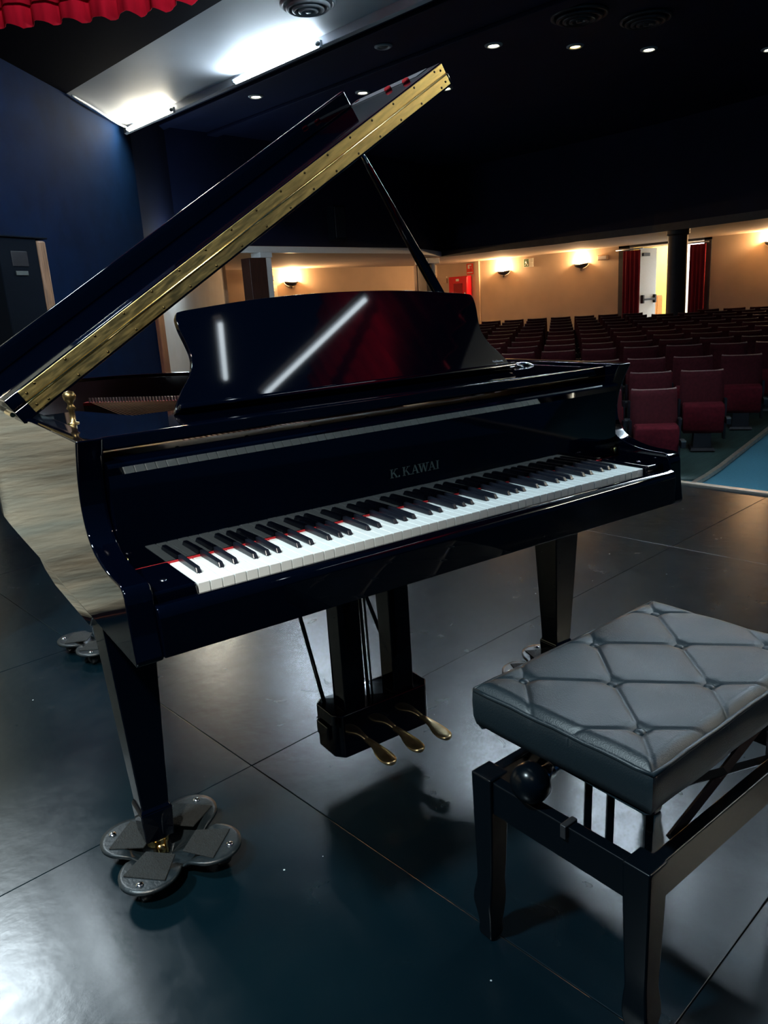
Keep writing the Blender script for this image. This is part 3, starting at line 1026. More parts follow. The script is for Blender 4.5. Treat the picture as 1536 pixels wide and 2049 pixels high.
# veneer lining inside the rim
inn2 = offset(out, 0.052)
vs = [(x, y, K + 0.0) for x, y in offset(out, 0.049)[4:-4]] + [(x, y, RT - 0.012) for x, y in offset(out, 0.049)[4:-4]]
vs += [(x, y, K + 0.0) for x, y in inn2[4:-4]] + [(x, y, RT - 0.012) for x, y in inn2[4:-4]]
n2 = len(vs) // 4
fs = []
for i in range(n2 - 1):
    fs += [(2 * n2 + i + 1, 2 * n2 + i, 3 * n2 + i, 3 * n2 + i + 1), (n2 + i, n2 + i + 1, 3 * n2 + i + 1, 3 * n2 + i)]
obj('lining', mesh(vs, fs, True), RIMIN, rim)
# arms (cheeks) with a concave curve
curve = spline([(0.139, 0.258), (0.158, 0.222), (0.173, 0.186), (0.181, 0.15), (0.182, 0.125), (0.176, 0.098), (0.163, 0.075), (0.142, 0.057), (0.115, 0.046), (0.08, 0.037), (0.045, 0.033), (0.01, 0.0315), (-0.010, 0.030), (-0.021, 0.025), (-0.027, 0.014), (-0.029, 0.0)], 3)
prof = [(0.19, 0.258)] + curve + [(-0.031, -0.035), (-0.036, -0.075), (-0.040, -0.100), (-0.034, -0.108), (0.19, -0.108)]
for xa, xb in ((X0, X0 + 0.048), (X1 - 0.048, X1)):
    a = obj('arm', MB().prism_x([(y, z + K) for y, z in prof], xa, xb).mesh(), BLACK, P)
    joint_bevel(a, 0.19, 0.004)
# bottom boards and key bed
obj('key_bed', box(-0.089, X1 - 0.046, -0.030, 0.62, K - 0.105, K - 0.062), BLACK, P, bevel=0.003)
slip = [(-0.048, -0.100), (-0.048, -0.030), (-0.046, -0.020), (-0.040, -0.013), (-0.032, -0.010), (-0.022, -0.010), (-0.014, -0.014), (-0.010, -0.022), (-0.010, -0.100)]
obj('key_slip', MB().prism_x([(y, z + K) for y, z in slip], -0.0885, X1 - 0.0465).mesh(), BLACK, P, bevel=0.002)
obj('soundboard_beams', MB().box(0.1, 1.15, 0.62, 0.70, K - 0.10, K - 0.02).box(0.28, 0.36, 0.7, 1.6, K - 0.10, K - 0.02).mesh(), BLACKSAT, P)
obj('bottom_board', MB().prism_z([(x, y) for x, y in offset(out, 0.05)][2:-2], K - 0.03, K - 0.02).mesh(), BLACKSAT, P)

# keys
wk = box(0.0007, 0.0228, 0, 0.152, -0.021, 0)
for i in range(52):
    o = obj('white_key', wk, IVORY, P, loc=(i * 0.0235, random.uniform(-0.0004, 0.0004), K + random.uniform(-0.0004, 0.0002)))
    b = o.modifiers.new('bevel', 'BEVEL')
    b.width = 0.0012
    b.segments = 2
bk = MB()
bk.add([(-0.0058, 0.050, 0.0), (0.0058, 0.050, 0.0), (0.0058, 0.150, 0.0), (-0.0058, 0.150, 0.0),
        (-0.0044, 0.057, 0.0105), (0.0044, 0.057, 0.0105), (0.0046, 0.150, 0.0125), (-0.0046, 0.150, 0.0125)],
       [(0, 3, 2, 1), (4, 5, 6, 7), (0, 1, 5, 4), (1, 2, 6, 5), (2, 3, 7, 6), (3, 0, 4, 7)])
bk = bk.mesh()
OFF = {0: 0.0, 2: -0.0025, 3: 0.0025, 5: -0.003, 6: 0.0}
for i in range(51):
    nt = i % 7          # 0 = A
    if nt in OFF:
        o = obj('black_key', bk, EBONY, P, loc=((i + 1) * 0.0235 + OFF[nt], 0, K + random.uniform(-0.0003, 0.0003)))
        b = o.modifiers.new('bevel', 'BEVEL')
        b.width = 0.0018
        b.segments = 2
obj('key_frame', box(-0.003, 1.2255, 0.006, 0.15, K - 0.06, K - 0.0215), BLACKSAT, P)
obj('felt_strip', box(-0.088, X1 - 0.047, 0.1465, 0.1500, K - 0.004, K + 0.0035), FELT, P)
for xa, xb in ((-0.0885, -0.003), (1.2255, X1 - 0.0465)):
    kb = obj('key_block', MB().box(xa, xb, -0.009, 0.146, K - 0.06, K + 0.006).mesh(), BLACK, P, bevel=0.006, seg=3)
    xc = (xa + xb) / 2
    obj('screw', MB().lathe([(0, 0.0015), (0.006, 0.001), (0.007, -0.001), (0, -0.001)], c=(xc, 0.045, K + 0.0062), n=16).mesh(True), CHROME, kb)

# fallboard
prof = [(0.150, 0.004), (0.150, 0.186), (0.1438, 0.2005), (0.1450, 0.2045), (0.150, 0.2075), (0.156, 0.2085), (0.200, 0.2115), (0.206, 0.209), (0.208, 0.203), (0.208, 0.004)]
fb = obj('fallboard', MB().prism_x([(y, z + K) for y, z in prof], -0.0865, X1 - 0.0485).mesh(), BLACK, P)
auto_smooth(fb, 14)
for x in (-0.080, X1 - 0.055):
    obj('fallboard_stop', MB().tube([(x, 0.1455, K + 0.012), (x, 0.1455, K + 0.03)], 0.005, 10).mesh(True), BRASSP, fb)


# lettering K. KAWAI in a roman face, built from strokes
def letters():
    m = MB()
    y0, y1 = 0.1491, 0.15005

    def quad(pts):
        m.add([(p[0], y0, p[1]) for p in pts] + [(p[0], y1, p[1]) for p in pts], [(0, 1, 2, 3), (7, 6, 5, 4), (0, 4, 5, 1), (1, 5, 6, 2), (2, 6, 7, 3), (3, 7, 4, 0)])

    H = 0.0205
    th, tn = 0.0040, 0.0018

    def st(x, z, xb, zb, w):
        quad([(x - w / 2, z), (x + w / 2, z), (xb + w / 2, zb), (xb - w / 2, zb)])

    def serif(x, z):
        quad([(x - 0.0046, z), (x + 0.0046, z), (x + 0.0046, z + 0.0012), (x - 0.0046, z + 0.0012)])

    def Kc(x):
        st(x + 0.004, 0, x + 0.004, H, th)
        st(x + 0.006, H * 0.42, x + 0.0165, H, tn)
        st(x + 0.0185, 0, x + 0.0095, H * 0.60, th)
        for a, b in ((x + 0.004, 0), (x + 0.004, H - 0.0012), (x + 0.0165, H - 0.0012), (x + 0.0185, 0)):
            serif(a, b)
        return 0.0225

    def Ac(x):
        st(x + 0.003, 0, x + 0.0105, H, tn)
        st(x + 0.0185, 0, x + 0.0105, H, th)
        quad([(x + 0.006, H * 0.32), (x + 0.015, H * 0.32), (x + 0.0145, H * 0.38), (x + 0.0065, H * 0.38)])
        serif(x + 0.003, 0)
        serif(x + 0.0185, 0)
        return 0.0215

    def Wc(x):
        st(x + 0.009, 0, x + 0.003, H, th)
        st(x + 0.009, 0, x + 0.0145, H, tn)
        st(x + 0.0205, 0, x + 0.0145, H, th)
        st(x + 0.0205, 0, x + 0.0265, H, tn)
        for a in (0.003, 0.0145, 0.0265):
            serif(x + a, H - 0.0012)
        return 0.0295

    def Ic(x):
        st(x + 0.004, 0, x + 0.004, H, th)
        serif(x + 0.004, 0)
        serif(x + 0.004, H - 0.0012)
        return 0.010

    x = 0.0
    x += Kc(x)
    quad([(x, 0), (x + 0.004, 0), (x + 0.004, 0.004), (x, 0.004)])
    x += 0.012
    x += Kc(x) + 0.002
    x += Ac(x) - 0.001
    x += Wc(x) - 0.001
    x += Ac(x) + 0.002
    x += Ic(x)
    return m.mesh(), x


lm, lw = letters()
obj('lettering', lm, LETTER, fb, loc=(0.5965 - lw / 2, 0, K + 0.0735))

# music shelf and desk
sh = obj('music_shelf', MB().box(-0.0865, X1 - 0.0485, 0.190, 0.46, K + 0.226, K + 0.252).mesh(), BLACK, P, bevel=0.004, seg=3)
obj('side_panel', MB().prism_z([(-0.0865, 0.46), (0.128, 0.46), (0.03, 0.82), (-0.0865, 0.82)], K + 0.212, K + 0.238).mesh(), BLACK, P, bevel=0.003)
obj('side_panel', MB().prism_z([(1.12, 0.46), (X1 - 0.0485, 0.46), (X1 - 0.0485, 0.60), (1.20, 0.60)], K + 0.212, K + 0.238).mesh(), BLACK, P, bevel=0.003)
half = [(0.490, 0.0), (0.487, 0.010), (0.474, 0.033), (0.457, 0.056), (0.438, 0.078), (0.4255, 0.103), (0.4205, 0.127), (0.424, 0.157), (0.430, 0.188), (0.4315, 0.212), (0.428, 0.224), (0.418, 0.2305), (0.36, 0.2375), (0.24, 0.2490), (0.12, 0.2555), (0.0, 0.2575)]
hs = spline(half, 4)
poly = [(-x, z) for x, z in hs] + [(x, z) for x, z in hs[::-1][1:]]
md = obj('music_desk', MB().prism_z(poly, -0.009, 0.009).mesh(), BLACK, P, loc=(0.613, 0.366, K + 0.2535), rot=(math.radians(90 - 24.6), 0, 0), bevel=0.003, seg=3)
obj('desk_lip', box(-0.485, 0.485, 0.0, 0.012, 0.009, 0.032), BLACK, md, bevel=0.003)
# small maker's script in the lower right corner of the desk
pts = [(0.425 + 0.038 * i / 40, 0.026 + 0.0022 * math.sin(i * 1.25) + (0.003 if i in (2, 3, 17, 18) else 0), 0.0096) for i in range(41)]
obj('maker_script', MB().tube(pts, 0.0006, 5).mesh(), STEEL, md)
stg = obj('desk_support', MB().tube([(0.0, 0.02, -0.01), (0.0, 0.13, -0.06)], 0.008, 8).tube([(-0.3, 0.02, -0.01), (-0.3, 0.13, -0.06)], 0.008, 8).mesh(), BRASSP, md)
# shelf slide handle at the treble end
obj('slide_handle', MB().tube(spline([(1.185, 0.400, K + 0.252), (1.182, 0.43, K + 0.258), (1.205, 0.442, K + 0.259), (1.228, 0.43, K + 0.258), (1.225, 0.40, K + 0.252)], 5), 0.0035, 8).mesh(True), CHROME, P)

# plate, pin block, strings and pins
ip = offset(out, 0.056)
plate = obj('iron_plate', MB().prism_z([p for p in ip if p[1] > 0.3], K + 0.125, K + 0.14).mesh(), GOLD, P)
obj('pin_block', box(-0.085, X1 - 0.05, 0.245, 0.40, K + 0.06, K + 0.190), mat('maple_block', (0.42, 0.22, 0.06), 0.6, spec=0.15, noise=0.5, scale=5, stretch=(3, 1, 8)), P)
ac = MB()
for i in range(9):
    x = 0.02 + i * 0.15
    ac.box(x, x + 0.012, 0.212, 0.235, K + 0.04, K + 0.20)
    ac.tube([(x + 0.05, 0.222, K + 0.205), (x + 0.068, 0.243, K + 0.18)], 0.006, 8)
obj('action_bracket', ac.mesh(), BRASSP, P)
sm = MB()
for i in range(46):
    a = i / 45
    sm.tube([(0.16 + 0.62 * a, 0.42, K + 0.185), (0.20 + 0.32 * a, 1.40 - 0.42 * a, K + 0.198)], 0.0016, 4, False)
stuff(obj('strings', sm.mesh(), COPPER, plate))
pm2 = MB()
for i in range(46):
    a = i / 45
    x, y = 0.20 + 0.32 * a, 1.42 - 0.42 * a
    pm2.tube([(x, y, K + 0.14), (x, y, K + 0.212)], 0.0035, 6)
stuff(obj('hitch_pins', pm2.mesh(), STEEL, plate))
obj('felt_band', MB().prism_z([(0.18, 1.43), (0.53, 0.97), (0.545, 1.0), (0.2, 1.46)], K + 0.188, K + 0.197).mesh(), FELT, plate)
obj('bass_bridge', MB().prism_z([(0.18, 1.43), (0.53, 0.97), (0.545, 1.0), (0.2, 1.46)], K + 0.14, K + 0.188).mesh(), RIMIN, plate)
# brass post for the lid at the bass side
obj('lid_post', MB().lathe([(0.012, 0.0), (0.012, 0.004), (0.006, 0.006), (0.006, 0.03), (0.010, 0.034), (0.006, 0.040), (0.006, 0.045), (0.012, 0.052), (0.0135, 0.060), (0.010, 0.068), (0, 0.071)], c=(-0.066, 0.455, K + 0.250), n=18).mesh(True), mat('aged_brass', (0.30, 0.21, 0.09), 0.35, 1.0, noise=0.3), P)

# lid: hinged on the bass side, raised to 32 degrees; front flap folded back on it
LA = math.radians(32.16)
lidroot_loc = (X0 - 0.0035, 0, RT - 0.0095)
lt = []
for x, y in out:
    lt.append((x - X0 + 0.004, y))
tail = [(u + 0.012, y + 0.012) for u, y in lt if y > 0.62]
tail = [(0.0, 0.60), (0.0, tail[0][1])] + [(max(0.0, u - 0.012), y) for u, y in tail] + [(1.488, 0.60)]
lid = obj('lid', MB().prism_z(tail, -0.002, 0.030).mesh(), BLACK, P, loc=lidroot_loc, rot=(0, -LA, 0), bevel=0.004, seg=3)
# flap, folded back flat; its lip now stands up along the rear edge
flap = obj('lid_flap', MB().box(0.0, 1.484, 0.0, 0.428, 0, 0.030).mesh(), BLACK, lid, loc=(0, 0.602, 0.033), bevel=0.004, seg=3)
obj('flap_lip', MB().box(0.0, 1.432, 0.400, 0.426, 0.0295, 0.081).mesh(), BLACK, flap, bevel=0.005, seg=3)
hz = MB()
hz.box(0.035, 1.478, 0.5965, 0.6005, 0.0035, 0.0285)
hz.box(0.035, 1.478, 0.5965, 0.6015, 0.0345, 0.0600)
hinge = obj('lid_hinge', hz.mesh(), BRASS, lid, bevel=0.0008)
obj('hinge_knuckle', MB().tube([(0.035, 0.5975, 0.0315), (1.478, 0.5975, 0.0315)], 0.0034, 10).mesh(True), BRASSP, hinge)
sc = MB()
for i in range(17):
    u = 0.075 + i * 0.0855
    for zz, du in ((0.0095, 0.0), (0.0540, 0.0)):
        sc.lathe([(0, -0.0012), (0.0028, -0.0008), (0.0034, 0.0006), (0, 0.0006)], c=(u, 0.5962, zz), n=10, axis='y')
for u in (0.048, 1.464):
    for zz in (0.016, 0.047):
        sc.lathe([(0, -0.0012), (0.0028, -0.0008), (0.0034, 0.0006), (0, 0.0006)], c=(u, 0.5962, zz), n=10, axis='y')
stuff(obj('hinge_screws', sc.mesh(True), mat('screw_dark', (0.10, 0.075, 0.03), 0.3, 1.0, noise=0.1), hinge))
# grey strip with a dark disc and two red discs at the treble end of the flap
gs = obj('flap_grey_strip', box(1.434, 1.478, 0.06, 0.424, 0.030, 0.032), GREYPL, flap, bevel=0.0008)
obj('dark_disc', MB().lathe([(0, 0.0015), (0.008, 0.001), (0.008, -0.001), (0, -0.001)], c=(1.456, 0.398, 0.0325), n=14).mesh(), BLACKSAT, gs)
for y in (0.19, 0.10):
    obj('red_disc', MB().lathe([(0.011, 0.0), (0.011, 0.005), (0.008, 0.009), (0, 0.010)], c=(1.425, y, 0.031), n=16).mesh(True), FELT, flap)
for y in (0.72, 1.15):
    obj('butt_hinge', MB().tube([(X0 - 0.012, y - 0.04, RT + 0.004), (X0 - 0.012, y + 0.04, RT + 0.004)], 0.006, 10).box(X0 - 0.012, X0 + 0.014, y - 0.04, y + 0.04, RT - 0.001, RT + 0.0015).mesh(), BRASSP, P)
# lid prop
pt = Vector((0.905, 0.775, K + 0.895))
pb = Vector((1.272, 0.665, K + 0.20))
dr = (pt - pb).normalized()
sd = Vector((dr.z, 0, -dr.x)).normalized()
td = dr.cross(sd)
m = MB()
for q, w, h in ((pb, 0.036, 0.020), (pb.lerp(pt, 0.55), 0.030, 0.018), (pt, 0.012, 0.012)):
    for a, b in ((-1, -1), (1, -1), (1, 1), (-1, 1)):
        m.v.append(tuple(q + sd * a * w / 2 + td * b * h / 2))
m.f += [(0, 3, 2, 1), (8, 9, 10, 11)] + [(4 * i + j, 4 * i + (j + 1) % 4, 4 * i + 4 + (j + 1) % 4, 4 * i + 4 + j) for i in range(2) for j in range(4)]
lp = obj('lid_prop', m.mesh(), BLACK, P, bevel=0.003)
obj('prop_socket', MB().tube([tuple(pt - dr * 0.05), tuple(pt + dr * 0.006)], 0.0075, 10).mesh(True), CHROME, lp)
obj('prop_base', MB().box(1.245, 1.291, 0.63, 0.70, K + 0.17, K + 0.215).mesh(), BRASSP, lp, bevel=0.003)


# legs
def leg(cx, cy, inner):
    top = K - 0.105
    l = obj('leg', MB().frustum((cx, cy, 0.150), (0.062, 0.064, 0), (cx, cy, top - 0.03), (0.108, 0.106, 0)).frustum((cx, cy, top - 0.03), (0.114, 0.112, 0), (cx, cy, top), (0.114, 0.112, 0)).mesh(), BLACK, P, bevel=0.003)
    obj('foot_block', MB().frustum((cx, cy, 0.070), (0.066, 0.068, 0), (cx, cy, 0.146), (0.073, 0.075, 0)).frustum((cx, cy, 0.146), (0.073, 0.075, 0), (cx, cy, 0.158), (0.060, 0.062, 0)).mesh(), BLACK, l, bevel=0.003)
    c = obj('caster', MB().lathe([(0.026, 0.045), (0.028, 0.062), (0.020, 0.0705), (0, 0.071)], c=(cx, cy, 0), n=20).box(cx - 0.014, cx - 0.010, cy - 0.030, cy + 0.012, 0.026, 0.060).box(cx + 0.010, cx + 0.014, cy - 0.030, cy + 0.012, 0.026, 0.060).mesh(), BRASSP, l)
    obj('caster_wheel', MB().lathe([(0, -0.009), (0.014, -0.009), (0.0165, -0.006), (0.0165, 0.006), (0.014, 0.009), (0, 0.009)], c=(cx, cy - 0.016, 0.0365), n=20, axis='x').mesh(True), BRASSP, l)
    return l


leg(-0.056, 0.353, 1)
leg(1.222 + 0.046, 0.353, -1)
leg(0.20, 1.60, 1)
for xa, xb in ((-0.133, 0.02), (1.19, X1 - 0.002)):
    obj('leg_plate', MB().prism_x([(0.30, K - 0.141), (0.62, K - 0.141), (0.72, K - 0.128), (0.78, K - 0.108), (0.26, K - 0.108)], xa, xb).mesh(), BLACK, P, bevel=0.002)
obj('leg_plate', box(0.11, 0.30, 1.5, 1.69, K - 0.135, K - 0.105), BLACK, P, bevel=0.002)

# pedal lyre
lx0, lx1 = 0.416, 0.722
ly = MB().prism_z([(lx0 + 0.02, 0.300), (lx1 - 0.02, 0.300), (lx1, 0.325), (lx1, 0.405), (lx1 - 0.02, 0.425), (lx0 + 0.02, 0.425), (lx0, 0.405), (lx0, 0.325)], K - 0.685, K - 0.562)
ly.box(lx0 - 0.010, lx1 + 0.010, 0.335, 0.395, K - 0.64, K - 0.60)
lyre = obj('pedal_lyre', ly.mesh(), BLACK, P, bevel=0.004)
for xa, xb in ((0.451, 0.516), (0.606, 0.671)):
    obj('post', box(xa, xb, 0.312, 0.372, K - 0.564, K - 0.104), BLACK, lyre, bevel=0.003)
for pc in (0.503, 0.593, 0.684):
    vs, fs = [], []
    secs = [(0.310, 0.017, 0.006), (0.285, 0.017, 0.008), (0.262, 0.021, 0.008), (0.240, 0.034, 0.004), (0.222, 0.043, 0.0), (0.202, 0.043, -0.002), (0.188, 0.034, -0.003), (0.180, 0.016, -0.004)]
    for (y, w, dz) in secs:
        for a, h in ((-1, 0.0), (-0.55, 0.0045), (0.55, 0.0045), (1, 0.0), (0.6, -0.009), (-0.6, -0.009)):
            vs.append((pc + a * w * 0.62, y, K - 0.662 + dz + h))
    for i in range(len(secs) - 1):
        for j in range(6):
            a, b = i * 6 + j, i * 6 + (j + 1) % 6
            fs.append((a, b, b + 6, a + 6))
    fs += [tuple(range(6)), tuple(range(len(vs) - 6, len(vs)))]
    o = obj('pedal', mesh(vs, fs, True), mat('pedal_brass', (0.62, 0.50, 0.28), 0.3, 1.0, noise=0.2, scale=60), lyre)
    sb = o.modifiers.new('sub', 'SUBSURF')
    sb.levels = 1
    sb.render_levels = 1
for a, b, rr in (((0.395, 0.50, K - 0.10), (0.440, 0.39, K - 0.60), 0.0055), ((0.62, 0.60, K - 0.10), (0.69, 0.40, K - 0.60), 0.0055),
                 ((0.545, 0.36, K - 0.10), (0.553, 0.36, K - 0.565), 0.0045), ((0.635, 0.42, K - 0.10), (0.615, 0.37, K - 0.565), 0.004), ((0.553, 0.352, K - 0.10), (0.561, 0.352, K - 0.565), 0.003)):
    obj('rod', MB().tube([a, b], rr, 10).mesh(True), BLACKSAT, lyre)


# ------------------------------------------------------------------ dollies under the piano legs
def dolly(px, py, rz, lab):
    c, s = math.cos(math.radians(-9)), math.sin(math.radians(-9))
    t = thing('piano_dolly', lab, 'dolly', (px * c - py * s, px * s + py * c, 0), math.radians(-9) + rz, group='dollies under the piano legs')
    # clover outline: four rounded lobes joined by a narrow waist
    ol = []
    N = 96
    for i in range(N):
        a = 2 * PI * i / N
        lob = abs(math.cos(2 * a))
        r = 0.062 + 0.108 * lob ** 0.62
        ol.append((r * math.cos(a), r * math.sin(a)))
    # rotate so lobes lie on the diagonals
    ca, sa = math.cos(PI / 4), math.sin(PI / 4)
    ol = [(x * ca - y * sa, x * sa + y * ca) for x, y in ol]

    def zlift(r):
        q = min(max((r - 0.055) / 0.05, 0), 1)
        return 0.020 + 0.034 * (q * q * (3 - 2 * q))
    vs, fs = [], []
    rings = (0.0, 0.35, 0.5, 0.62, 0.72, 0.82, 0.93, 1.0)
    for f in rings:
        for x, y in ol:
            r = math.hypot(x, y) * f
            vs.append((x * f, y * f, zlift(r)))
    for i in range(len(rings) - 1):
        for j in range(N):
            a, b = i * N + j, i * N + (j + 1) % N
            fs.append((a, b, b + N, a + N))
    o = obj('plate', mesh(vs, fs, True), DOLLYM, t)
    so = o.modifiers.new('solid', 'SOLIDIFY')
    so.thickness = 0.008
    so.offset = -1
    for k in range(4):
        a = PI / 4 + k * PI / 2
        dx, dy = math.cos(a), math.sin(a)
        pad = obj('pad', MB().prism_z([(0.036, -0.036), (0.116, -0.050), (0.116, 0.050), (0.036, 0.036)], 0, 0.004).mesh(), RUBBER, t, loc=(0.012 * dx, 0.012 * dy, 0.0535), rot=(0, 0, a), bevel=0.0015)
        obj('bolt', MB().lathe([(0.009, 0.0), (0.008, 0.004), (0.004, 0.006), (0, 0.0065)], n=16).mesh(True), CHROME, t, loc=(0.147 * dx, 0.147 * dy, 0.0535))
        cs = obj('caster', MB().lathe([(0.016, 0.038), (0.016, 0.046)], n=16).box(-0.014, 0.010, -0.017, -0.013, 0.016, 0.044).box(-0.014, 0.010, 0.013, 0.017, 0.016, 0.044).mesh(), WHEEL, t, loc=(0.130 * dx, 0.130 * dy, 0), rot=(0, 0, a + 0.6))
        obj('wheel', MB().lathe([(0, -0.011), (0.015, -0.011), (0.019, -0.007), (0.019, 0.007), (0.015, 0.011), (0, 0.011)], c=(-0.004, 0, 0.0195), n=22, axis='y').mesh(True), WHEEL, cs)
    return t


dolly(-0.034, 0.325, 0.0, 'dark grey clover-shaped caster dolly under the front left piano leg')
dolly(1.262, 0.36, 0.35, 'dark caster dolly under the right piano leg behind the bench')
dolly(0.165, 1.66, 0.25, 'dark caster dolly under the rear piano leg')

# ================================================================== PIANO BENCH
ba = math.radians(-9 + 4.47)
cA, sA = math.cos(math.radians(-9)), math.sin(math.radians(-9))
ax, ay = 0.394, -0.277
B = thing('piano_bench', 'black adjustable piano bench with tufted leather seat', 'bench', (ax * cA - ay * sA, ax * sA + ay * cA, 0), ba)
BL, BW = 0.567, 0.367          # length along x, depth along -y
ZT = 0.553
buttons = [(0.078, -0.052), (0.288, -0.052), (0.500, -0.052), (0.178, -0.172), (0.395, -0.172), (0.078, -0.294), (0.288, -0.294), (0.500, -0.294)]
creases = []


def add_cr(p, q):
    creases.append((Vector(p), Vector(q)))


for p in buttons[:3]:
    for q in buttons[3:5]:
        if abs(p[0] - q[0]) < 0.16:
            add_cr(p, q)
for p in buttons[5:]:
    for q in buttons[3:5]:
        if abs(p[0] - q[0]) < 0.16:
            add_cr(p, q)
for p in buttons[:3]:
    add_cr(p, (p[0] - 0.053, 0.005))
    add_cr(p, (p[0] + 0.053, 0.005))
for p in buttons[5:]:
    add_cr(p, (p[0] - 0.073, -BW))
    add_cr(p, (p[0] + 0.073, -BW))
for p, q in ((buttons[0], (0.0, -0.135)), (buttons[5], (0.0, -0.215)), (buttons[2], (BL, -0.13)), (buttons[7], (BL, -0.21))):
    add_cr(p, q)


def sdist(p, a, b):
    ab = b - a
    t = max(0, min(1, (p - a).dot(ab) / ab.length_squared))
    return (p - a - ab * t).length


NX, NY = 190, 124
vs, fs = [], []
for j in range(NY + 1):
    for i in range(NX + 1):
        x, y = BL * i / NX, -BW * j / NY
        p = Vector((x, y))
        ed = min(x, BL - x, -y, BW + y)
        z = ZT - 0.014 * (1 - min(ed / 0.022, 1)) ** 2
        dc = min(sdist(p, a, b) for a, b in creases)
        db = min((p - Vector(q)).length for q in buttons)
        puff = min(dc / 0.045, 1)
        z += 0.0022 * (1 - (1 - puff) ** 2) - 0.0026 * math.exp(-(dc / 0.0032) ** 2) - 0.009 * math.exp(-(db / 0.014) ** 2) - 0.004
        # the soft edge bulges outwards a little
        vs.append((x, y, z))
top = len(vs)
for j in range(NY):
    for i in range(NX):
        a = j * (NX + 1) + i
        fs.append((a, a + NX + 1, a + NX + 2, a + 1))
ring = [(i, 0) for i in range(NX)] + [(NX, j) for j in range(NY)] + [(i, NY) for i in range(NX, 0, -1)] + [(0, j) for j in range(NY, 0, -1)]
top_ids = [j * (NX + 1) + i for i, j in ring]
levels = [(0.003, ZT - 0.022), (0.004, ZT - 0.04), (0.003, ZT - 0.07), (-0.003, ZT - 0.088), (-0.014, ZT - 0.094)]
prev = top_ids
for off, z in levels:
    ids = []
    for (i, j) in ring:
        x, y = BL * i / NX, -BW * j / NY
        nx = -1 if i == 0 else (1 if i == NX else 0)
        ny = 1 if j == 0 else (-1 if j == NY else 0)
        k = 0.7 if nx and ny else 1
        vs.append((x + nx * off * k, y + ny * off * k, z + 0.0015 * math.sin(x * 31 + y * 17)))
        ids.append(len(vs) - 1)
    for a in range(len(ring)):
        b = (a + 1) % len(ring)
        fs.append((prev[a], prev[b], ids[b], ids[a]))
    prev = ids
fs.append(tuple(prev))
cush = obj('seat', mesh(vs, fs, True), LEATHER, B)
auto_smooth(cush, 50)
pp = [(0.0, 0.0), (BL, 0.0), (BL, -BW), (0.0, -BW)]
pi_ = MB()
loop = []
for k in range(4):
    a, b = Vector(pp[k]), Vector(pp[(k + 1) % 4])
    for s in range(12):
        q = a.lerp(b, s / 12)
        loop.append((q.x, q.y, ZT - 0.0175 + 0.001 * math.sin(s * 1.9 + k)))
loop.append(loop[0])
obj('piping', pi_.tube(loop, 0.0042, 8).mesh(True), LEATHER, cush)
for (x, y) in buttons:
    obj('button', MB().lathe([(0.010, -0.004), (0.0105, 0.0), (0.008, 0.003), (0.003, 0.0045), (0, 0.0047)], c=(x, y, ZT - 0.011), n=20).mesh(True), LEATHER, cush)
# frame rails
FZ = 0.372
fx0, fx1, fy0, fy1 = -0.012, 0.589, -0.376, 0.002
fr = obj('frame', MB().box(fx0 + 0.006, fx0 + 0.030, fy0 + 0.02, fy1 - 0.02, FZ - 0.075, FZ - 0.006).box(fx1 - 0.03, fx1 - 0.006, fy0 + 0.02, fy1 - 0.02, FZ - 0.075, FZ - 0.006)
         .box(fx0 + 0.02, fx1 - 0.02, fy0 + 0.006, fy0 + 0.030, FZ - 0.075, FZ - 0.006).box(fx0 + 0.02, fx1 - 0.02, fy1 - 0.030, fy1 - 0.006, FZ - 0.075, FZ - 0.006).mesh(), BENCHBLK, B, bevel=0.003, seg=3)
obj('support_plate', MB().box(0.06, BL - 0.06, -0.325, -0.30, FZ + 0.05, FZ + 0.088).box(0.06, BL - 0.06, -0.065, -0.04, FZ + 0.05, FZ + 0.088).box(0.02, BL - 0.02, -0.345, -0.02, ZT - 0.098, ZT - 0.09).mesh(), BENCHBLK, B)


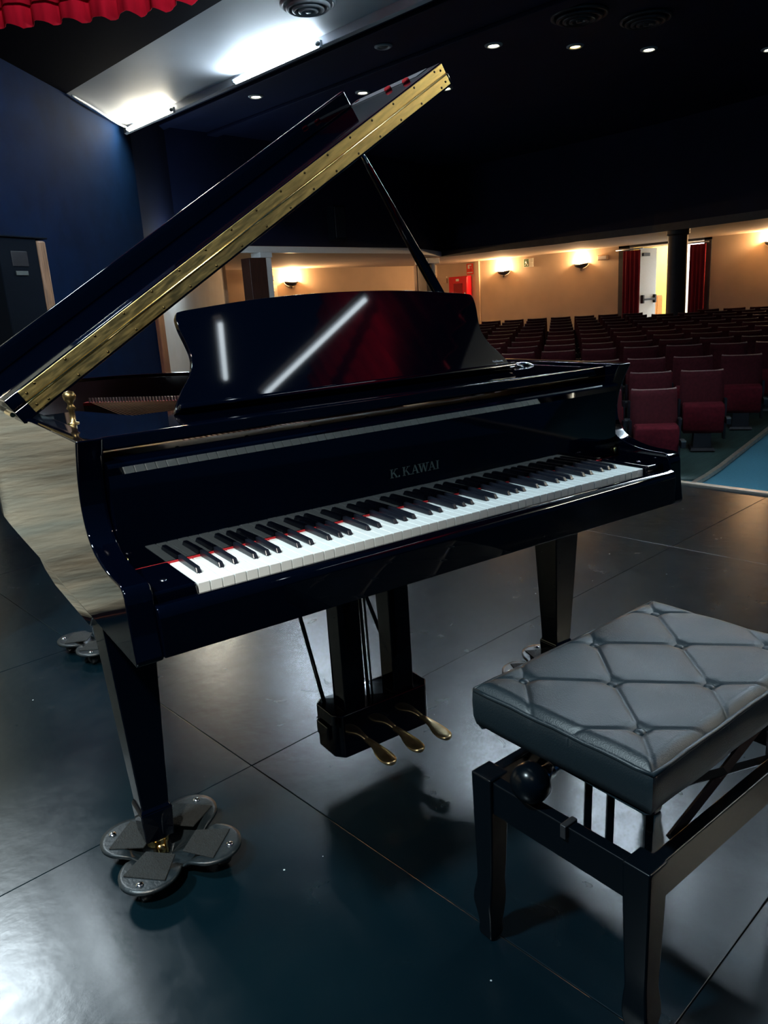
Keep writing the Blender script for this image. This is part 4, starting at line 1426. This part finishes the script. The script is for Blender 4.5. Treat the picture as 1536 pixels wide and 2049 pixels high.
def bench_leg(x, y, sx, sy):
    secs = [(FZ, 0.050, 0, 0), (FZ - 0.085, 0.048, 0, 0), (FZ - 0.20, 0.042, 0.001, 0.001), (0.135, 0.040, 0.002, 0.002), (0.105, 0.046, 0.004, 0.004), (0.085, 0.047, 0.005, 0.005), (0.055, 0.040, 0.004, 0.004), (0.030, 0.034, 0.004, 0.004), (0.012, 0.036, 0.004, 0.004), (0.0, 0.032, 0.004, 0.004)]
    m = MB()
    for z, w, ox, oy in secs:
        for a, b in ((-1, -1), (1, -1), (1, 1), (-1, 1)):
            m.v.append((x + sx * ox + a * w / 2, y + sy * oy + b * w / 2, z))
    n = len(secs)
    m.f += [(0, 1, 2, 3), tuple(range(4 * n - 1, 4 * n - 5, -1))]
    for i in range(n - 1):
        for j in range(4):
            a, b = 4 * i + j, 4 * i + (j + 1) % 4
            m.f.append((a, a + 4, b + 4, b))
    return obj('leg', m.mesh(), BENCHBLK, B, bevel=0.004, seg=3)


for (x, y, sx, sy) in ((fx0 + 0.024, fy1 - 0.024, -1, 1), (fx0 + 0.024, fy0 + 0.024, -1, -1), (fx1 - 0.024, fy1 - 0.024, 1, 1), (fx1 - 0.024, fy0 + 0.024, 1, -1)):
    bench_leg(x, y, sx, sy)
# adjusting knobs at both ends
for sgn, xk in ((-1, 0.0), (1, BL)):
    yk = -0.128
    kn = obj('knob', MB().lathe([(0, 0.034), (0.014, 0.033), (0.027, 0.027), (0.035, 0.014), (0.0365, 0.0), (0.034, -0.012), (0.026, -0.020), (0.012, -0.024), (0, -0.025)], c=(0, 0, 0), n=32, axis='x').mesh(True), BENCHBLK, B, loc=(xk + sgn * 0.012 + (0.02 if sgn < 0 else -0.02), yk, FZ + 0.030), rot=(0, 0, 0 if sgn > 0 else PI))
    obj('knob_collar', MB().lathe([(0.014, -0.025), (0.014, -0.05)], n=18, axis='x').mesh(True), CHROME, kn)
# scissor lift bars and spindle
for xb in (0.075, BL - 0.075):
    for (ya, yb) in ((-0.20, -0.205), (-0.245, -0.25), (-0.318, -0.322)):
        obj('lift_bar', MB().tube([(xb, ya, ZT - 0.095), (xb - 0.012, yb, FZ - 0.065)], 0.0085, 4).mesh(), BENCHBLK, B)
obj('spindle', MB().tube([(0.05, -0.128, FZ + 0.03), (BL - 0.05, -0.128, FZ + 0.03)], 0.008, 10).mesh(True), STEEL, B)
for ys_ in (-0.045, -0.33):
    obj('cross_brace', MB().tube([(0.12, ys_, FZ - 0.03), (BL - 0.12, ys_, FZ + 0.07)], 0.009, 4).tube([(0.12, ys_, FZ + 0.07), (BL - 0.12, ys_, FZ - 0.03)], 0.009, 4).mesh(), BENCHBLK, B)
obj('catch', MB().box(fx0 - 0.001, fx0 + 0.032, -0.218, -0.206, FZ - 0.028, FZ - 0.002).mesh(), SCMETAL, B, bevel=0.002)
